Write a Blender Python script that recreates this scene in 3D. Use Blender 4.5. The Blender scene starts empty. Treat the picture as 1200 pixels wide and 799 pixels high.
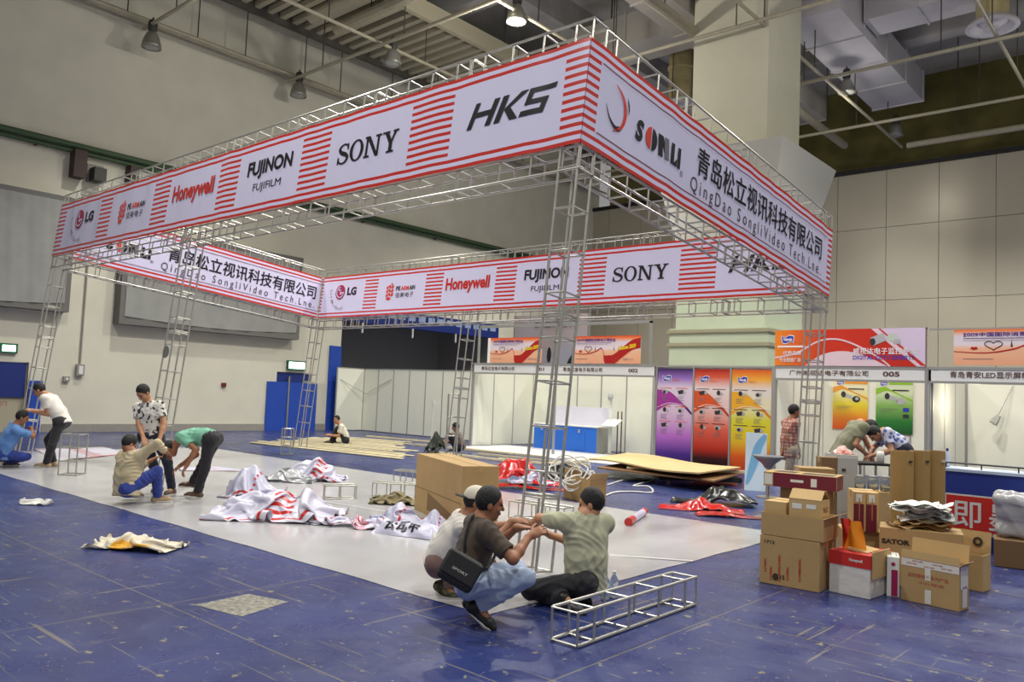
import bpy, bmesh, math, random
import numpy as np
from mathutils import Vector, Matrix
from mathutils import noise as mnoise
rnd = random.Random(11)
SC = bpy.context.scene
COL = SC.collection

# ------------------------------------------------------------------ camera
FPX = 940.82
CAM_H = 1.7
RT = Vector((0.7536470, 0.6559565, 0.0416809)); UP = Vector((0.0115980, -0.0766761, 0.9969886)); FW = Vector((-0.6571770, 0.7508941, 0.0653945))
CO = Vector((0, 0, CAM_H))
cam = bpy.data.cameras.new('camera'); cam.sensor_width = 36; cam.lens = FPX / 1200 * 36
cam.clip_start = 0.05; cam.clip_end = 200
camo = bpy.data.objects.new('camera', cam); COL.objects.link(camo)
camo.matrix_world = Matrix(((RT.x, UP.x, -FW.x, 0), (RT.y, UP.y, -FW.y, 0), (RT.z, UP.z, -FW.z, CAM_H), (0, 0, 0, 1)))
SC.camera = camo
# ------------------------------------------------------------------ world, lights, exposure
SC.view_settings.view_transform = 'Standard'; SC.view_settings.look = 'None'
SC.view_settings.gamma = 1; SC.view_settings.use_curve_mapping = False
SC.view_settings.exposure = 0.0
w = bpy.data.worlds.new('hall_ambient'); SC.world = w; w.use_nodes = True
w.node_tree.nodes['Background'].inputs[0].default_value = (0.88, 0.87, 0.86, 1)
w.node_tree.nodes['Background'].inputs[1].default_value = 0.30
HALL_LIGHTS = [  # high bays plus lights added to brighten booths and walls: x, y, z, watts
    (-15.3, 16.9, 12.2, 2000), (-3.5, 11.5, 12.2, 1400), (-15.5, 6.0, 12.2, 1700), (-9.0, 1.0, 12.2, 1500), (1.5, 3.5, 12.2, 1300), (-3.0, 20.0, 12.2, 1700), 
    (-21.0, 11.0, 12.2, 1500), (-1.0, -6.0, 12.2, 1300), (5.5, 14.0, 12.2, 1300), (-9.8, 29.0, 12.2, 2200), (-2.5, 29.0, 12.2, 2800), (-19.0, 27.0, 12.2, 2600), (-5.5, 14.0, 12.2, 1500), (-13.5, 13.0, 12.2, 900)]
for i, (x, y, z, e) in enumerate(HALL_LIGHTS):
    for kind, f in (('SPOT', 1.30), ('POINT', 0.26 if i in (0, 5) else 0.04)):  # point copies added as fill for the column and upper hall
        l = bpy.data.lights.new('high_bay_and_fill_light', kind); l.energy = e * f; l.shadow_soft_size = 0.22; l.color = (1.0, 0.98, 0.90)
        if kind == 'SPOT': l.spot_size = math.radians(118 if i == 6 else 136); l.spot_blend = 0.7
        o = bpy.data.objects.new('high_bay_and_fill_light', l); o.location = (x, y, z - .35); COL.objects.link(o)

# ------------------------------------------------------------------ pixel helpers (real distances come from the planes they meet)
def ray(u, v):
    return (FW + RT * ((u - 600) / FPX) - UP * ((v - 399.5) / FPX)).normalized()
def gnd(u, v, z=0.0):
    d = ray(u, v); return CO + d * ((z - CAM_H) / d.z)
def onY(u, v, y):
    d = ray(u, v); return CO + d * (y / d.y)
def onX(u, v, x):
    d = ray(u, v); return CO + d * (x / d.x)
FH = Vector((-0.6586, 0.7525, 0)); RH = Vector((0.7525, 0.6586, 0)); ZH = Vector((0, 0, 1))
def atd(u, v, dist):
    d = ray(u, v); return CO + d * (dist / d.dot(FH))

# ------------------------------------------------------------------ materials
def lin(c):
    return tuple(((x / 255) / 12.92 if x / 255 <= 0.04045 else ((x / 255 + 0.055) / 1.055) ** 2.4) for x in c[:3]) + (1,)
MATS = {}
def mat(name, c, rough=0.6, metal=0.0, var=0.0, vscale=6.0, c2=None, bump=0.0, bscale=40.0, emit=0.0, spec=0.5, coat=0.0, trans=0.0, alpha=1.0, sheen=0.0, stretch=None):
    if name in MATS: return MATS[name]
    m = bpy.data.materials.new(name); m.use_nodes = True; MATS[name] = m
    nt = m.node_tree; b = nt.nodes['Principled BSDF']; L = nt.links.new
    b.inputs['Base Color'].default_value = lin(c); b.inputs['Roughness'].default_value = rough; b.inputs['Metallic'].default_value = metal
    b.inputs['Specular IOR Level'].default_value = spec; b.inputs['Coat Weight'].default_value = coat
    b.inputs['Transmission Weight'].default_value = trans; b.inputs['Alpha'].default_value = alpha
    b.inputs['Sheen Weight'].default_value = sheen
    tc = nt.nodes.new('ShaderNodeTexCoord'); src = tc.outputs['Object']
    if stretch:
        mp = nt.nodes.new('ShaderNodeMapping'); mp.inputs['Scale'].default_value = stretch; L(src, mp.inputs[0]); src = mp.outputs[0]
    if var or c2:
        n = nt.nodes.new('ShaderNodeTexNoise'); n.inputs['Scale'].default_value = vscale; n.inputs['Detail'].default_value = 5; L(src, n.inputs['Vector'])
        r = nt.nodes.new('ShaderNodeValToRGB'); L(n.outputs['Fac'], r.inputs[0])
        a = lin(c)
        if c2 is None:
            lo = tuple(max(0, x * (1 - var)) for x in a[:3]) + (1,); hi = tuple(min(1, x * (1 + var)) for x in a[:3]) + (1,)
        else: lo, hi = a, lin(c2)
        r.color_ramp.elements[0].color = lo; r.color_ramp.elements[1].color = hi
        r.color_ramp.elements[0].position = 0.3; r.color_ramp.elements[1].position = 0.7
        L(r.outputs[0], b.inputs['Base Color'])
    if bump:
        n2 = nt.nodes.new('ShaderNodeTexNoise'); n2.inputs['Scale'].default_value = bscale; n2.inputs['Detail'].default_value = 4; L(src, n2.inputs['Vector'])
        bp = nt.nodes.new('ShaderNodeBump'); bp.inputs['Strength'].default_value = bump; bp.inputs['Distance'].default_value = 0.02
        L(n2.outputs['Fac'], bp.inputs['Height']); L(bp.outputs[0], b.inputs['Normal'])
    if emit:
        b.inputs['Emission Color'].default_value = lin(c); b.inputs['Emission Strength'].default_value = emit
    return m
def grad(name, stops, axis=2, lo=0.0, hi=1.0, rough=0.35):
    """printed colour gradient of a poster, along one object axis"""
    if name in MATS: return MATS[name]
    m = mat(name, stops[0][1], rough); nt = m.node_tree; L = nt.links.new; b = nt.nodes['Principled BSDF']
    tc = [n for n in nt.nodes if n.type == 'TEX_COORD'][0]
    s = nt.nodes.new('ShaderNodeSeparateXYZ'); L(tc.outputs['Object'], s.inputs[0])
    mr = nt.nodes.new('ShaderNodeMapRange'); mr.inputs['From Min'].default_value = lo; mr.inputs['From Max'].default_value = hi
    L(s.outputs[axis], mr.inputs['Value'])
    r = nt.nodes.new('ShaderNodeValToRGB'); cr = r.color_ramp
    while len(cr.elements) < len(stops): cr.elements.new(0.5)
    for e, (p, c) in zip(cr.elements, stops): e.position = p; e.color = lin(c)
    L(mr.outputs[0], r.inputs[0]); L(r.outputs[0], b.inputs['Base Color'])
    return m

# ------------------------------------------------------------------ mesh builder
ROOTM = {}
def world_of(o):
    M = Matrix.Identity(4)
    while o is not None:
        M = o.matrix_basis @ M; o = o.parent
    return M
class MB:
    def __init__(s): s.v = []; s.f = []; s.m = []; s.uv = None
    def add(s, V, Fs, mi=0):
        k = len(s.v); s.v += [Vector(p) for p in V]; s.f += [tuple(i + k for i in f) for f in Fs]; s.m += [mi] * len(Fs); return s
    def box(s, c, size, rot=None, mi=0):
        hx, hy, hz = (q / 2 for q in size)
        P = [Vector((x, y, z)) for x in (-hx, hx) for y in (-hy, hy) for z in (-hz, hz)]
        if rot is not None: P = [rot @ p for p in P]
        c = Vector(c)
        return s.add([p + c for p in P], [(0, 1, 3, 2), (4, 6, 7, 5), (0, 4, 5, 1), (2, 3, 7, 6), (0, 2, 6, 4), (1, 5, 7, 3)], mi)
    def bb(s, lo, hi, mi=0):
        return s.box([(a + b) / 2 for a, b in zip(lo, hi)], [b - a for a, b in zip(lo, hi)], None, mi)
    def tube(s, a, b, r, n=8, mi=0, r2=None, caps=True):
        a, b = Vector(a), Vector(b); d = (b - a)
        if d.length < 1e-6: return s
        d.normalize(); x = d.orthogonal().normalized(); y = d.cross(x); r2 = r if r2 is None else r2
        V = [a + (x * math.cos(t) + y * math.sin(t)) * r for t in [2 * math.pi * i / n for i in range(n)]]
        V += [b + (x * math.cos(t) + y * math.sin(t)) * r2 for t in [2 * math.pi * i / n for i in range(n)]]
        Fs = [(i, (i + 1) % n, n + (i + 1) % n, n + i) for i in range(n)]
        if caps: Fs += [tuple(range(n))[::-1], tuple(range(n, 2 * n))]
        return s.add(V, Fs, mi)
    def path(s, P, r, n=6, mi=0):
        P = [Vector(p) for p in P]; V = []; prev = None
        for i, p in enumerate(P):
            d = (P[min(i + 1, len(P) - 1)] - P[max(i - 1, 0)]).normalized()
            x = d.orthogonal().normalized() if prev is None else (prev - d * prev.dot(d)).normalized()
            prev = x; y = d.cross(x)
            V += [p + (x * math.cos(t) + y * math.sin(t)) * r for t in [2 * math.pi * k / n for k in range(n)]]
        Fs = [(i * n + k, i * n + (k + 1) % n, (i + 1) * n + (k + 1) % n, (i + 1) * n + k) for i in range(len(P) - 1) for k in range(n)]
        Fs += [tuple(range(n))[::-1], tuple(range((len(P) - 1) * n, len(P) * n))]
        return s.add(V, Fs, mi)
    def lathe(s, prof, c=(0, 0, 0), n=24, mi=0, M=None):
        c = Vector(c); V = []
        for r, z in prof:
            for k in range(n):
                p = Vector((r * math.cos(2 * math.pi * k / n), r * math.sin(2 * math.pi * k / n), z))
                V.append((M @ p if M is not None else p) + c)
        Fs = [(i * n + k, i * n + (k + 1) % n, (i + 1) * n + (k + 1) % n, (i + 1) * n + k) for i in range(len(prof) - 1) for k in range(n)]
        if prof[0][0] > 1e-5: Fs.append(tuple(range(n))[::-1])
        if prof[-1][0] > 1e-5: Fs.append(tuple(range((len(prof) - 1) * n, len(prof) * n)))
        return s.add(V, Fs, mi)
    def prism(s, poly, fn, mi=0):
        """flat polygon: 2D points mapped by fn to 3D"""
        return s.add([fn(*p) for p in poly], [tuple(range(len(poly)))], mi)
    def slab(s, poly, fn, fn2, mi=0):
        n = len(poly)
        return s.add([fn(*p) for p in poly] + [fn2(*p) for p in poly], [tuple(range(n)), tuple(range(2 * n - 1, n - 1, -1))] + [(i, n + i, n + (i + 1) % n, (i + 1) % n) for i in range(n)], mi)
    def build(s, name, mats, parent=None, world=True, smooth=False, bevel=0.0, hint=None):
        me = bpy.data.meshes.new(name)
        V = s.v
        o = bpy.data.objects.new(name, me); COL.objects.link(o)
        if parent is not None:
            o.parent = parent
            if world:
                Mi = world_of(parent).inverted(); V = [Mi @ p for p in V]
        elif world and V:
            c = Vector(hint) if hint is not None else Vector((sum(p.x for p in V) / len(V), sum(p.y for p in V) / len(V), min(p.z for p in V)))
            o.location = c; V = [p - c for p in V]
        me.from_pydata([tuple(p) for p in V], [], s.f)
        for m in (mats if isinstance(mats, (list, tuple)) else [mats]): me.materials.append(m)
        me.polygons.foreach_set('material_index', s.m)
        if smooth: me.polygons.foreach_set('use_smooth', [True] * len(s.f))
        if s.uv:
            ul = me.uv_layers.new(name='UVMap')
            for p in me.polygons:
                for li in p.loop_indices: ul.data[li].uv = s.uv[me.loops[li].vertex_index]
        me.update()
        bm = bmesh.new(); bm.from_mesh(me); bmesh.ops.recalc_face_normals(bm, faces=bm.faces); bm.to_mesh(me); bm.free()
        if bevel:
            bv = o.modifiers.new('bevel', 'BEVEL'); bv.width = bevel; bv.segments = 2; bv.limit_method = 'ANGLE'
        return o
def tag(o, label, cat, group=None):
    o['label'] = label; o['category'] = cat
    if group: o['group'] = group
    return o
def struct(o, label=None):
    o['kind'] = 'structure'
    if label: o['label'] = label
    return o
def thing(name, label, cat, loc=(0, 0, 0), rz=0.0, group=None, rot=None):
    o = bpy.data.objects.new(name, None); COL.objects.link(o); o.location = loc
    o.rotation_euler = rot if rot else (0, 0, rz); o.empty_display_size = 0.1
    bpy.context.view_layer.update() if False else None
    o.matrix_basis = Matrix.LocRotScale(Vector(loc), o.rotation_euler, None)
    return tag(o, label, cat, group)
def copy_tree(o, parent=None):
    c = o.copy(); COL.objects.link(c)
    if parent is not None: c.parent = parent
    for ch in list(o.children): copy_tree(ch, c)
    return c

# ------------------------------------------------------------------ lettering
def text2d(s, cap=None, width=None, bold=0.0, shear=0.0, space=1.0):
    c = bpy.data.curves.new('lettering', 'FONT'); c.body = s; c.size = 1; c.offset = bold; c.shear = shear; c.space_character = space
    c.resolution_u = 3
    o = bpy.data.objects.new('lettering', c); COL.objects.link(o)
    dg = bpy.context.evaluated_depsgraph_get(); dg.update()
    me = bpy.data.meshes.new_from_object(o.evaluated_get(dg))
    V = [(v.co.x, v.co.y) for v in me.vertices]; Fs = [tuple(p.vertices) for p in me.polygons]
    bpy.data.objects.remove(o); bpy.data.curves.remove(c); bpy.data.meshes.remove(me)
    if not V: return V, Fs
    x0 = min(v[0] for v in V); x1 = max(v[0] for v in V); y0 = min(v[1] for v in V); y1 = max(v[1] for v in V)
    sy = (cap / (y1 - y0)) if cap else 1.0
    sx = (width / (x1 - x0)) if width else sy
    if not cap: sy = sx
    return [((a - x0) * sx, (b - y0) * sy) for a, b in V], Fs
def put_text(mb, s, x, y, fn, mi=0, cap=None, width=None, bold=0.0, shear=0.0, space=1.0, center=False):
    cjk = any(ord(ch) > 0x2E80 for ch in s); extra = bold if cjk else 0
    V, Fs = text2d(s, cap, width, 0.0 if cjk else bold, shear, space)
    if not V: return
    if extra:
        e = extra * (cap or .1) * .55; q0 = fn(x, y); nl = (fn(x + .01, y) - q0).cross(fn(x, y + .01) - q0).normalized() * .0006; ly = 0
        for dx, dy in ((-e, 0), (e, 0), (0, e * .7), (0, -e * .7)): ly += 1; mb.add([fn(x + a + dx, y + b + dy) + nl * ly for a, b in V], Fs, mi)
    if center: x = x - max(v[0] for v in V) / 2
    mb.add([fn(x + a, y + b) for a, b in V], Fs, mi)
def strip(pts, wid):
    """polygon quads following a line with a width per point"""
    V = []; Fs = []
    P = [Vector((a, b)) for a, b in pts]
    for i, p in enumerate(P):
        d = (P[min(i + 1, len(P) - 1)] - P[max(i - 1, 0)]).normalized(); n = Vector((-d.y, d.x)); wv = wid[i] if isinstance(wid, (list, tuple)) else wid
        V += [tuple(p + n * wv / 2), tuple(p - n * wv / 2)]
    for i in range(len(P) - 1): Fs.append((2 * i, 2 * i + 1, 2 * i + 3, 2 * i + 2))
    return V, Fs
def bez(P, n=24):
    """Catmull-Rom through 2D points"""
    out = []; P = [P[0]] + list(P) + [P[-1]]
    seg = len(P) - 3; per = max(2, n // seg)
    for i in range(seg):
        p0, p1, p2, p3 = (np.array(q, float) for q in P[i:i + 4])
        for k in range(per + (1 if i == seg - 1 else 0)):
            t = k / per
            out.append(tuple(0.5 * ((2 * p1) + (-p0 + p2) * t + (2 * p0 - 5 * p1 + 4 * p2 - p3) * t * t + (-p0 + 3 * p1 - 3 * p2 + p3) * t ** 3)))
    return out
# ================================================================== SETTING
XW = -25.87; YB = 36.0
def floor_mat():
    m = mat('blue_painted_concrete', (58, 62, 128), 0.42); nt = m.node_tree; L = nt.links.new; b = nt.nodes['Principled BSDF']
    tc = [n for n in nt.nodes if n.type == 'TEX_COORD'][0].outputs['Object']
    def nz(sc, det=6, rough=0.6):
        n = nt.nodes.new('ShaderNodeTexNoise'); n.inputs['Scale'].default_value = sc; n.inputs['Detail'].default_value = det; n.inputs['Roughness'].default_value = rough; L(tc, n.inputs['Vector']); return n.outputs['Fac']
    def ramp(f, a, c, p0, p1):
        r = nt.nodes.new('ShaderNodeValToRGB'); r.color_ramp.elements[0].color = a; r.color_ramp.elements[1].color = c
        r.color_ramp.elements[0].position = p0; r.color_ramp.elements[1].position = p1; L(f, r.inputs[0]); return r.outputs[0]
    def mix(f, a, c):
        x = nt.nodes.new('ShaderNodeMix'); x.data_type = 'RGBA'; L(f, x.inputs[0])
        for v, k in ((a, 6), (c, 7)):
            if isinstance(v, tuple): x.inputs[k].default_value = v
            else: L(v, x.inputs[k])
        return x.outputs[2]
    col = ramp(nz(0.9), lin((34, 45, 98)), lin((48, 62, 122)), 0.3, 0.72)
    blk, wht = (0, 0, 0, 1), (1, 1, 1, 1)
    # dull grey worn patches
    col = mix(ramp(nz(0.55, 8, 0.75), blk, (0.6, 0.6, 0.6, 1), 0.5, 0.68), col, lin((70, 76, 112)))
    # chips of missing paint
    col = mix(ramp(nz(9, 5, 0.65), blk, wht, 0.635, 0.655), col, lin((140, 134, 112)))
    col = mix(ramp(nz(34, 2, 0.5), blk, wht, 0.715, 0.735), col, lin((170, 168, 156)))
    col = mix(ramp(nz(3.2, 8, 0.8), blk, (.7, .7, .7, 1), 0.62, 0.66), col, lin((96, 92, 86)))
    # thin scratches: stretched noise in two directions
    for sc, rz in (((0.25, 9, 1), 0.0), ((0.6, 22, 1), 0.02), ((9, 0.35, 1), 0.0), ((0.5, 18, 1), -0.5)):
        mp = nt.nodes.new('ShaderNodeMapping'); mp.inputs['Scale'].default_value = sc; mp.inputs['Rotation'].default_value = (0, 0, rz); L(tc, mp.inputs[0])
        n = nt.nodes.new('ShaderNodeTexNoise'); n.inputs['Scale'].default_value = 1.6; n.inputs['Detail'].default_value = 3; L(mp.outputs[0], n.inputs['Vector'])
        col = mix(ramp(n.outputs['Fac'], blk, (0.6, 0.6, 0.6, 1), 0.685, 0.70), col, lin((138, 132, 112)))
    # slab joints
    br = nt.nodes.new('ShaderNodeTexBrick'); br.inputs['Scale'].default_value = 1.0; br.inputs['Mortar Size'].default_value = 0.005; br.inputs['Brick Width'].default_value = 3.0; br.inputs['Row Height'].default_value = 3.0; br.offset = 0
    L(tc, br.inputs['Vector']); col = mix(br.outputs['Fac'], col, lin((124, 118, 98)))
    L(col, b.inputs['Base Color'])
    L(ramp(nz(2.2, 5), (0.22,) * 3 + (1,), (0.42,) * 3 + (1,), 0.3, 0.7), b.inputs['Roughness'])
    bp = nt.nodes.new('ShaderNodeBump'); bp.inputs['Strength'].default_value = 0.12; bp.inputs['Distance'].default_value = 0.01; L(nz(12), bp.inputs['Height']); L(bp.outputs[0], b.inputs['Normal'])
    return m
MF = floor_mat()
fm = MB(); fm.bb((-30, -12, -0.3), (14, 37, 0.0))
gp = [gnd(*p) for p in ((228, 709), (283, 722.5), (338, 705), (291, 696))]
fm.add([Vector((p.x, p.y, 0.0015)) for p in gp], [(0, 1, 2, 3)], 1)
struct(fm.build('floor', [MF, mat('grey_floor_patch', (98, 96, 90), 0.6, c2=(172, 168, 156), vscale=26)], hint=(0, 0, 0)))

M_wall = mat('cream_painted_wall', (214, 210, 192), 0.75, var=0.05, vscale=0.9, bump=0.15, bscale=30)
M_grey = mat('grey_band', (150, 146, 138), 0.7, var=0.06)
M_blue = mat('blue_door_paint', (32, 72, 170), 0.45, var=0.06, vscale=3)
M_dkblue = mat('dark_blue_door_paint', (22, 44, 118), 0.5)
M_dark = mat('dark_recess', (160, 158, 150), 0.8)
M_black = mat('black_plastic', (28, 28, 28), 0.5)
M_white = mat('white_paint', (226, 226, 220), 0.55)
M_steel = mat('galvanised_steel', (176, 174, 168), 0.34, 0.85, var=0.12, vscale=14)
# left wall with door opening and wide recess
wl = MB()
def wseg(y0, y1, z0, z1): wl.bb((XW - 0.4, y0, z0), (XW, y1, z1))
DY0, DY1 = 16.55, 18.05
wseg(-12, 5.9, 0, 13.4); wseg(5.9, 8.35, 2.02, 13.4); wseg(8.35, DY0, 0, 13.4); wseg(DY0, DY1, 2.15, 13.4); wseg(DY1, 19.35, 0, 13.4); wseg(19.35, 28.5, 4.95, 13.4); wseg(28.5, YB + .5, 0, 13.4)
wseg(-12, YB + .5, 13.4, 18.0)
struct(wl.build('wall_left', M_wall, hint=(XW, 0, 0)))
b = MB(); b.bb((XW, 8.8, 0), (XW + .03, 16.15, 0.24)); b.bb((XW, 18.3, 0), (XW + .03, 18.85, 0.24)); struct(b.build('baseboard_left', M_grey))
# recess behind the wide opening
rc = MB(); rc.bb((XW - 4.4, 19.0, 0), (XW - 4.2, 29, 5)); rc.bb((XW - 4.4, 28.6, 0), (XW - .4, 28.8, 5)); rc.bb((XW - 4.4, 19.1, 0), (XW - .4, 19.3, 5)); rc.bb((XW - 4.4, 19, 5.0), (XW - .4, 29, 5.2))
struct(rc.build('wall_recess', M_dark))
bl = MB(); bl.bb((XW - .3, 19.36, 4.3), (XW + .06, 28.49, 4.96), mi=0)
for i in range(15):
    y = 19.9 + i * 0.57; bl.bb((XW + .055, y, 4.62), (XW + .07, y + .38, 4.86), mi=1)
for y in (20.3, 23.0, 25.6): bl.bb((XW + .0, y, 3.9), (XW + .06, y + .06, 4.3), mi=2)
struct(bl.build('trim_1', [M_dkblue, mat('pale_blue_lettering', (150, 170, 205), 0.6), M_white]), 'dark blue beam over the wide opening')
# doors
d = MB(); d.bb((XW - .12, DY0 + .02, 0), (XW - .06, DY1 - .02, 2.13), mi=1)
dr = struct(d.build('door_1', [M_blue, M_dkblue]), 'blue double door at the far end of the left wall')
for y0, y1 in ((16.15, 17.0), (17.08, 18.3)):
    m = MB(); m.bb((XW + .01, y0, 0), (XW + .06, y1, 1.78)); m.build('door_leaf', M_blue, dr)
m = MB(); m.bb((XW + .02, 17.0, 0), (XW + .1, 17.06, 2.0)); m.build('door_edge', M_steel, dr)
b = MB(); b.bb((XW - .02, 18.8, 0), (XW + .08, 19.33, 3.27)); struct(b.build('trim_2', M_blue), 'tall blue jamb strip at the end of the wall')
d = MB(); d.bb((XW - .15, 5.91, 0), (XW - .1, 8.34, 2.0), mi=0)
d2 = struct(d.build('door_2', [mat('beige_door', (176, 168, 142), 0.6), M_dkblue]), 'doorway on the left with a dark blue upper panel')
m = MB(); m.bb((XW - .1, 5.91, 1.0), (XW - .04, 8.3, 2.0)); m.build('upper_panel', M_dkblue, d2)
m = MB(); m.bb((XW + .0, 8.36, 0), (XW + .12, 8.72, 1.5)); m.build('door_leaf', M_blue, d2)
m = MB(); put_text(m, '请随手关门', 0, 0, lambda a, c: Vector((XW - .09, 7.2 + a, .75 + c)), cap=.13); m.build('lettering', mat('red_letters', (190, 60, 50)), d2)
# back wall
M_panel = mat('beige_wall_panels', (186, 178, 160), 0.32, 0.25, var=0.06, vscale=0.25)
bw = MB(); x = XW - 1
while x < 14:
    for z0, z1 in ((0, 3.2), (3.2, 6.33), (6.35, 9.48), (9.5, 12.0)):
        bw.bb((x, YB + rnd.uniform(0, .012), z0), (x + 2.03, YB + .25, z1))
    x += 2.05
struct(bw.build('wall_back', M_panel, hint=(0, YB, 0)))
b = MB(); b.bb((XW, YB - .12, 11.98), (14, YB + .3, 12.16)); struct(b.build('trim_3', mat('black_rail', (22, 22, 22), .6)), 'black rail along the top of the back wall')
b = MB(); b.bb((XW - 1, YB + 3.0, 11.5), (14, YB + 3.3, 18)); struct(b.build('wall_upper', mat('olive_upper_wall', (104, 98, 52), 0.8, var=.35, vscale=.7)), 'olive wall above the panelled wall')
# column and its cladding
M_conc = mat('pale_concrete_column', (212, 208, 184), 0.75, var=0.04, vscale=1.2, bump=.1)
b = MB(); b.bb((-12.17, 22, 3.4), (-9.72, 24.4, 17.0)); struct(b.build('trim_4', M_conc), 'pale square concrete column')
M_glass = mat('pale_green_cladding', (186, 196, 172), 0.25, var=.05, vscale=.8)
b = MB(); b.bb((-12.6, 21.75, 0), (-9.45, 24.7, 3.9)); b.bb((-12.45, 21.85, 3.9), (-9.6, 24.6, 6.8))
for z in (3.35, 3.75): b.bb((-12.66, 21.69, z), (-9.39, 24.76, z + .1), mi=1)
struct(b.build('trim_5', [M_glass, mat('cladding_ledge', (150, 145, 120), .5)]), 'green glass cladding around the column foot')
b = MB(); lo = (-12.5, 21.8, -9.5, 24.65, 6.6); hi = (-13.05, 21.1, -8.87, 25.3, 9.13)
V = [(lo[0], lo[1], lo[4]), (lo[2], lo[1], lo[4]), (lo[2], lo[3], lo[4]), (lo[0], lo[3], lo[4]), (hi[0], hi[1], hi[4]), (hi[2], hi[1], hi[4]), (hi[2], hi[3], hi[4]), (hi[0], hi[3], hi[4])]
b.add(V, [(0, 1, 5, 4), (1, 2, 6, 5), (2, 3, 7, 6), (3, 0, 4, 7), (4, 5, 6, 7), (3, 2, 1, 0)])
struct(b.build('trim_6', mat('white_capital', (205, 204, 192), .5)), 'white flared capital around the column')
# ceiling
M_ceil = mat('grey_concrete_ceiling', (168, 164, 160), 0.85, var=0.25, vscale=.6)
c = MB(); c.bb((XW - .4, -12, 17.0), (14, YB + 4, 17.3)); struct(c.build('ceiling', M_ceil, hint=(0, 0, 17)))
c = MB()
for x in (-19.0, -11.0, -3.0, 5.0): c.bb((x - .4, -12, 15.9), (x + .4, YB + 3, 16.99))
for y in (8, 20, 32): c.bb((XW, y - .35, 15.6), (14, y + .35, 16.99))
struct(c.build('trim_7', M_ceil), 'grey concrete beams under the ceiling')
c = MB()
for i in range(66):
    y = 3 + i * 0.5; c.bb((-24.6, y, 14.55), (-20.2, y + .2, 14.75), mi=0); 
c.bb((-24.6, 3, 14.75), (-20.2, 36, 14.8), mi=1); c.bb((-20.2, 3, 14.3), (-20.0, 36, 14.9), mi=0); c.bb((-24.75, 3, 14.35), (-24.6, 36, 14.9), mi=1)
struct(c.build('trim_8', [mat('ribbed_beige_soffit', (178, 170, 145), .7), mat('rib_gap', (84, 80, 72), .8)]), 'ribbed beige soffit strip along the left of the ceiling')
# ================================================================== THE TRUSS FRAME (tilted: its near side is jacked up)
TH = 0.1051; FL, FWD, FHB, FT = 14.0, 6.96, 1.1343, 0.3067
FO = (-4.7293, 6.3185, 4.2296); TS = 0.24   # truss section
M_alu = mat('dull_aluminium_tube', (190, 188, 180), 0.33, 0.7, var=0.08, vscale=9)
def rungs(L, sec=1.75):
    out = []; k = 0
    while k * sec < L - 0.01:
        for q in (0.015, 0.22, 0.65, 1.09, 1.52, sec - 0.015):
            z = k * sec + q
            if z < L - 0.1: out.append(z)
        k += 1
    out.append(L - 0.012); return out
def truss_parts(parent, o, ax, ux, vx, L, s, zs, name_c='chord', split=True, r=0.0145):
    """box truss from o along ax; ux, vx span its square section"""
    o, ax, ux, vx = (Vector(q) for q in (o, ax, ux, vx)); cs = [(0, 0), (s, 0), (s, s), (0, s)]
    for a, b in cs:
        m = MB(); p = o + ux * a + vx * b; m.tube(p, p + ax * L, r, 8); m.build(name_c, M_alu, parent, world=False, smooth=False)
    m = MB()
    for z in zs:
        for k in range(4):
            a, b = cs[k], cs[(k + 1) % 4]
            m.tube(o + ax * z + ux * a[0] + vx * a[1], o + ax * z + ux * b[0] + vx * b[1], r * .72, 6, caps=False)
        if split:
            m.build('rung_frame', M_alu, parent, world=False); m = MB()
    if not split: m.build('lattice', M_alu, parent, world=False)['kind'] = 'stuff'
X, Y, Z = Vector((1, 0, 0)), Vector((0, 1, 0)), Vector((0, 0, 1))
frame = thing('truss_structure', 'large rectangular aluminium truss frame on leaning lattice towers carrying four banners', 'truss frame', FO, rot=(-TH, 0, 0))
def sub(name, parent):
    e = bpy.data.objects.new(name, None); COL.objects.link(e); e.parent = parent; e.empty_display_size = .1; return e
i0 = 0.03
for zb in (-TS - 0.01, FHB - 0.01):
    for y0 in (i0, FWD - TS):
        e = sub('truss_beam', frame); truss_parts(e, (-FL, y0, zb), X, Y, Z, FL, TS, rungs(FL), split=(y0 < 1))
    for x0 in (-FL, -i0 - TS):
        e = sub('truss_beam', frame); truss_parts(e, (x0, i0 + TS, zb), Y, X, Z, FWD - 2 * TS - i0, TS, rungs(FWD - 2 * TS - i0), split=False)
TOWX = (-i0 - TS, -8.05 - TS / 2, -FL)
for x0 in TOWX:
    for y0 in (i0, FWD - TS):
        zg = -FO[2] / math.cos(TH) + (y0 + TS / 2 - 0) * math.tan(TH) - .0
        # ground contact of the tilted tower, measured along its own axis
        L = (FO[2] - (y0 + TS) * math.sin(TH)) / math.cos(TH) - 0.012
        if y0 < 1: L = (FO[2] - (y0 + TS) * math.sin(TH)) / math.cos(TH) - 0.02
        e = sub('truss_tower', frame)
        truss_parts(e, (x0, y0, FHB), -Z, X, Y, L + FHB, TS, [FHB + .0 + z for z in rungs(L)] + [0.02, .4, .8])
# small padlock sign on the near-left tower
m = MB(); m.tube((-8.05, i0 - .02, -2.1), (-8.05, i0 - .03, -2.1), .1, 20); m.build('round_tag', mat('grey_tag', (120, 120, 118), .5), frame, world=False)

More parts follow.
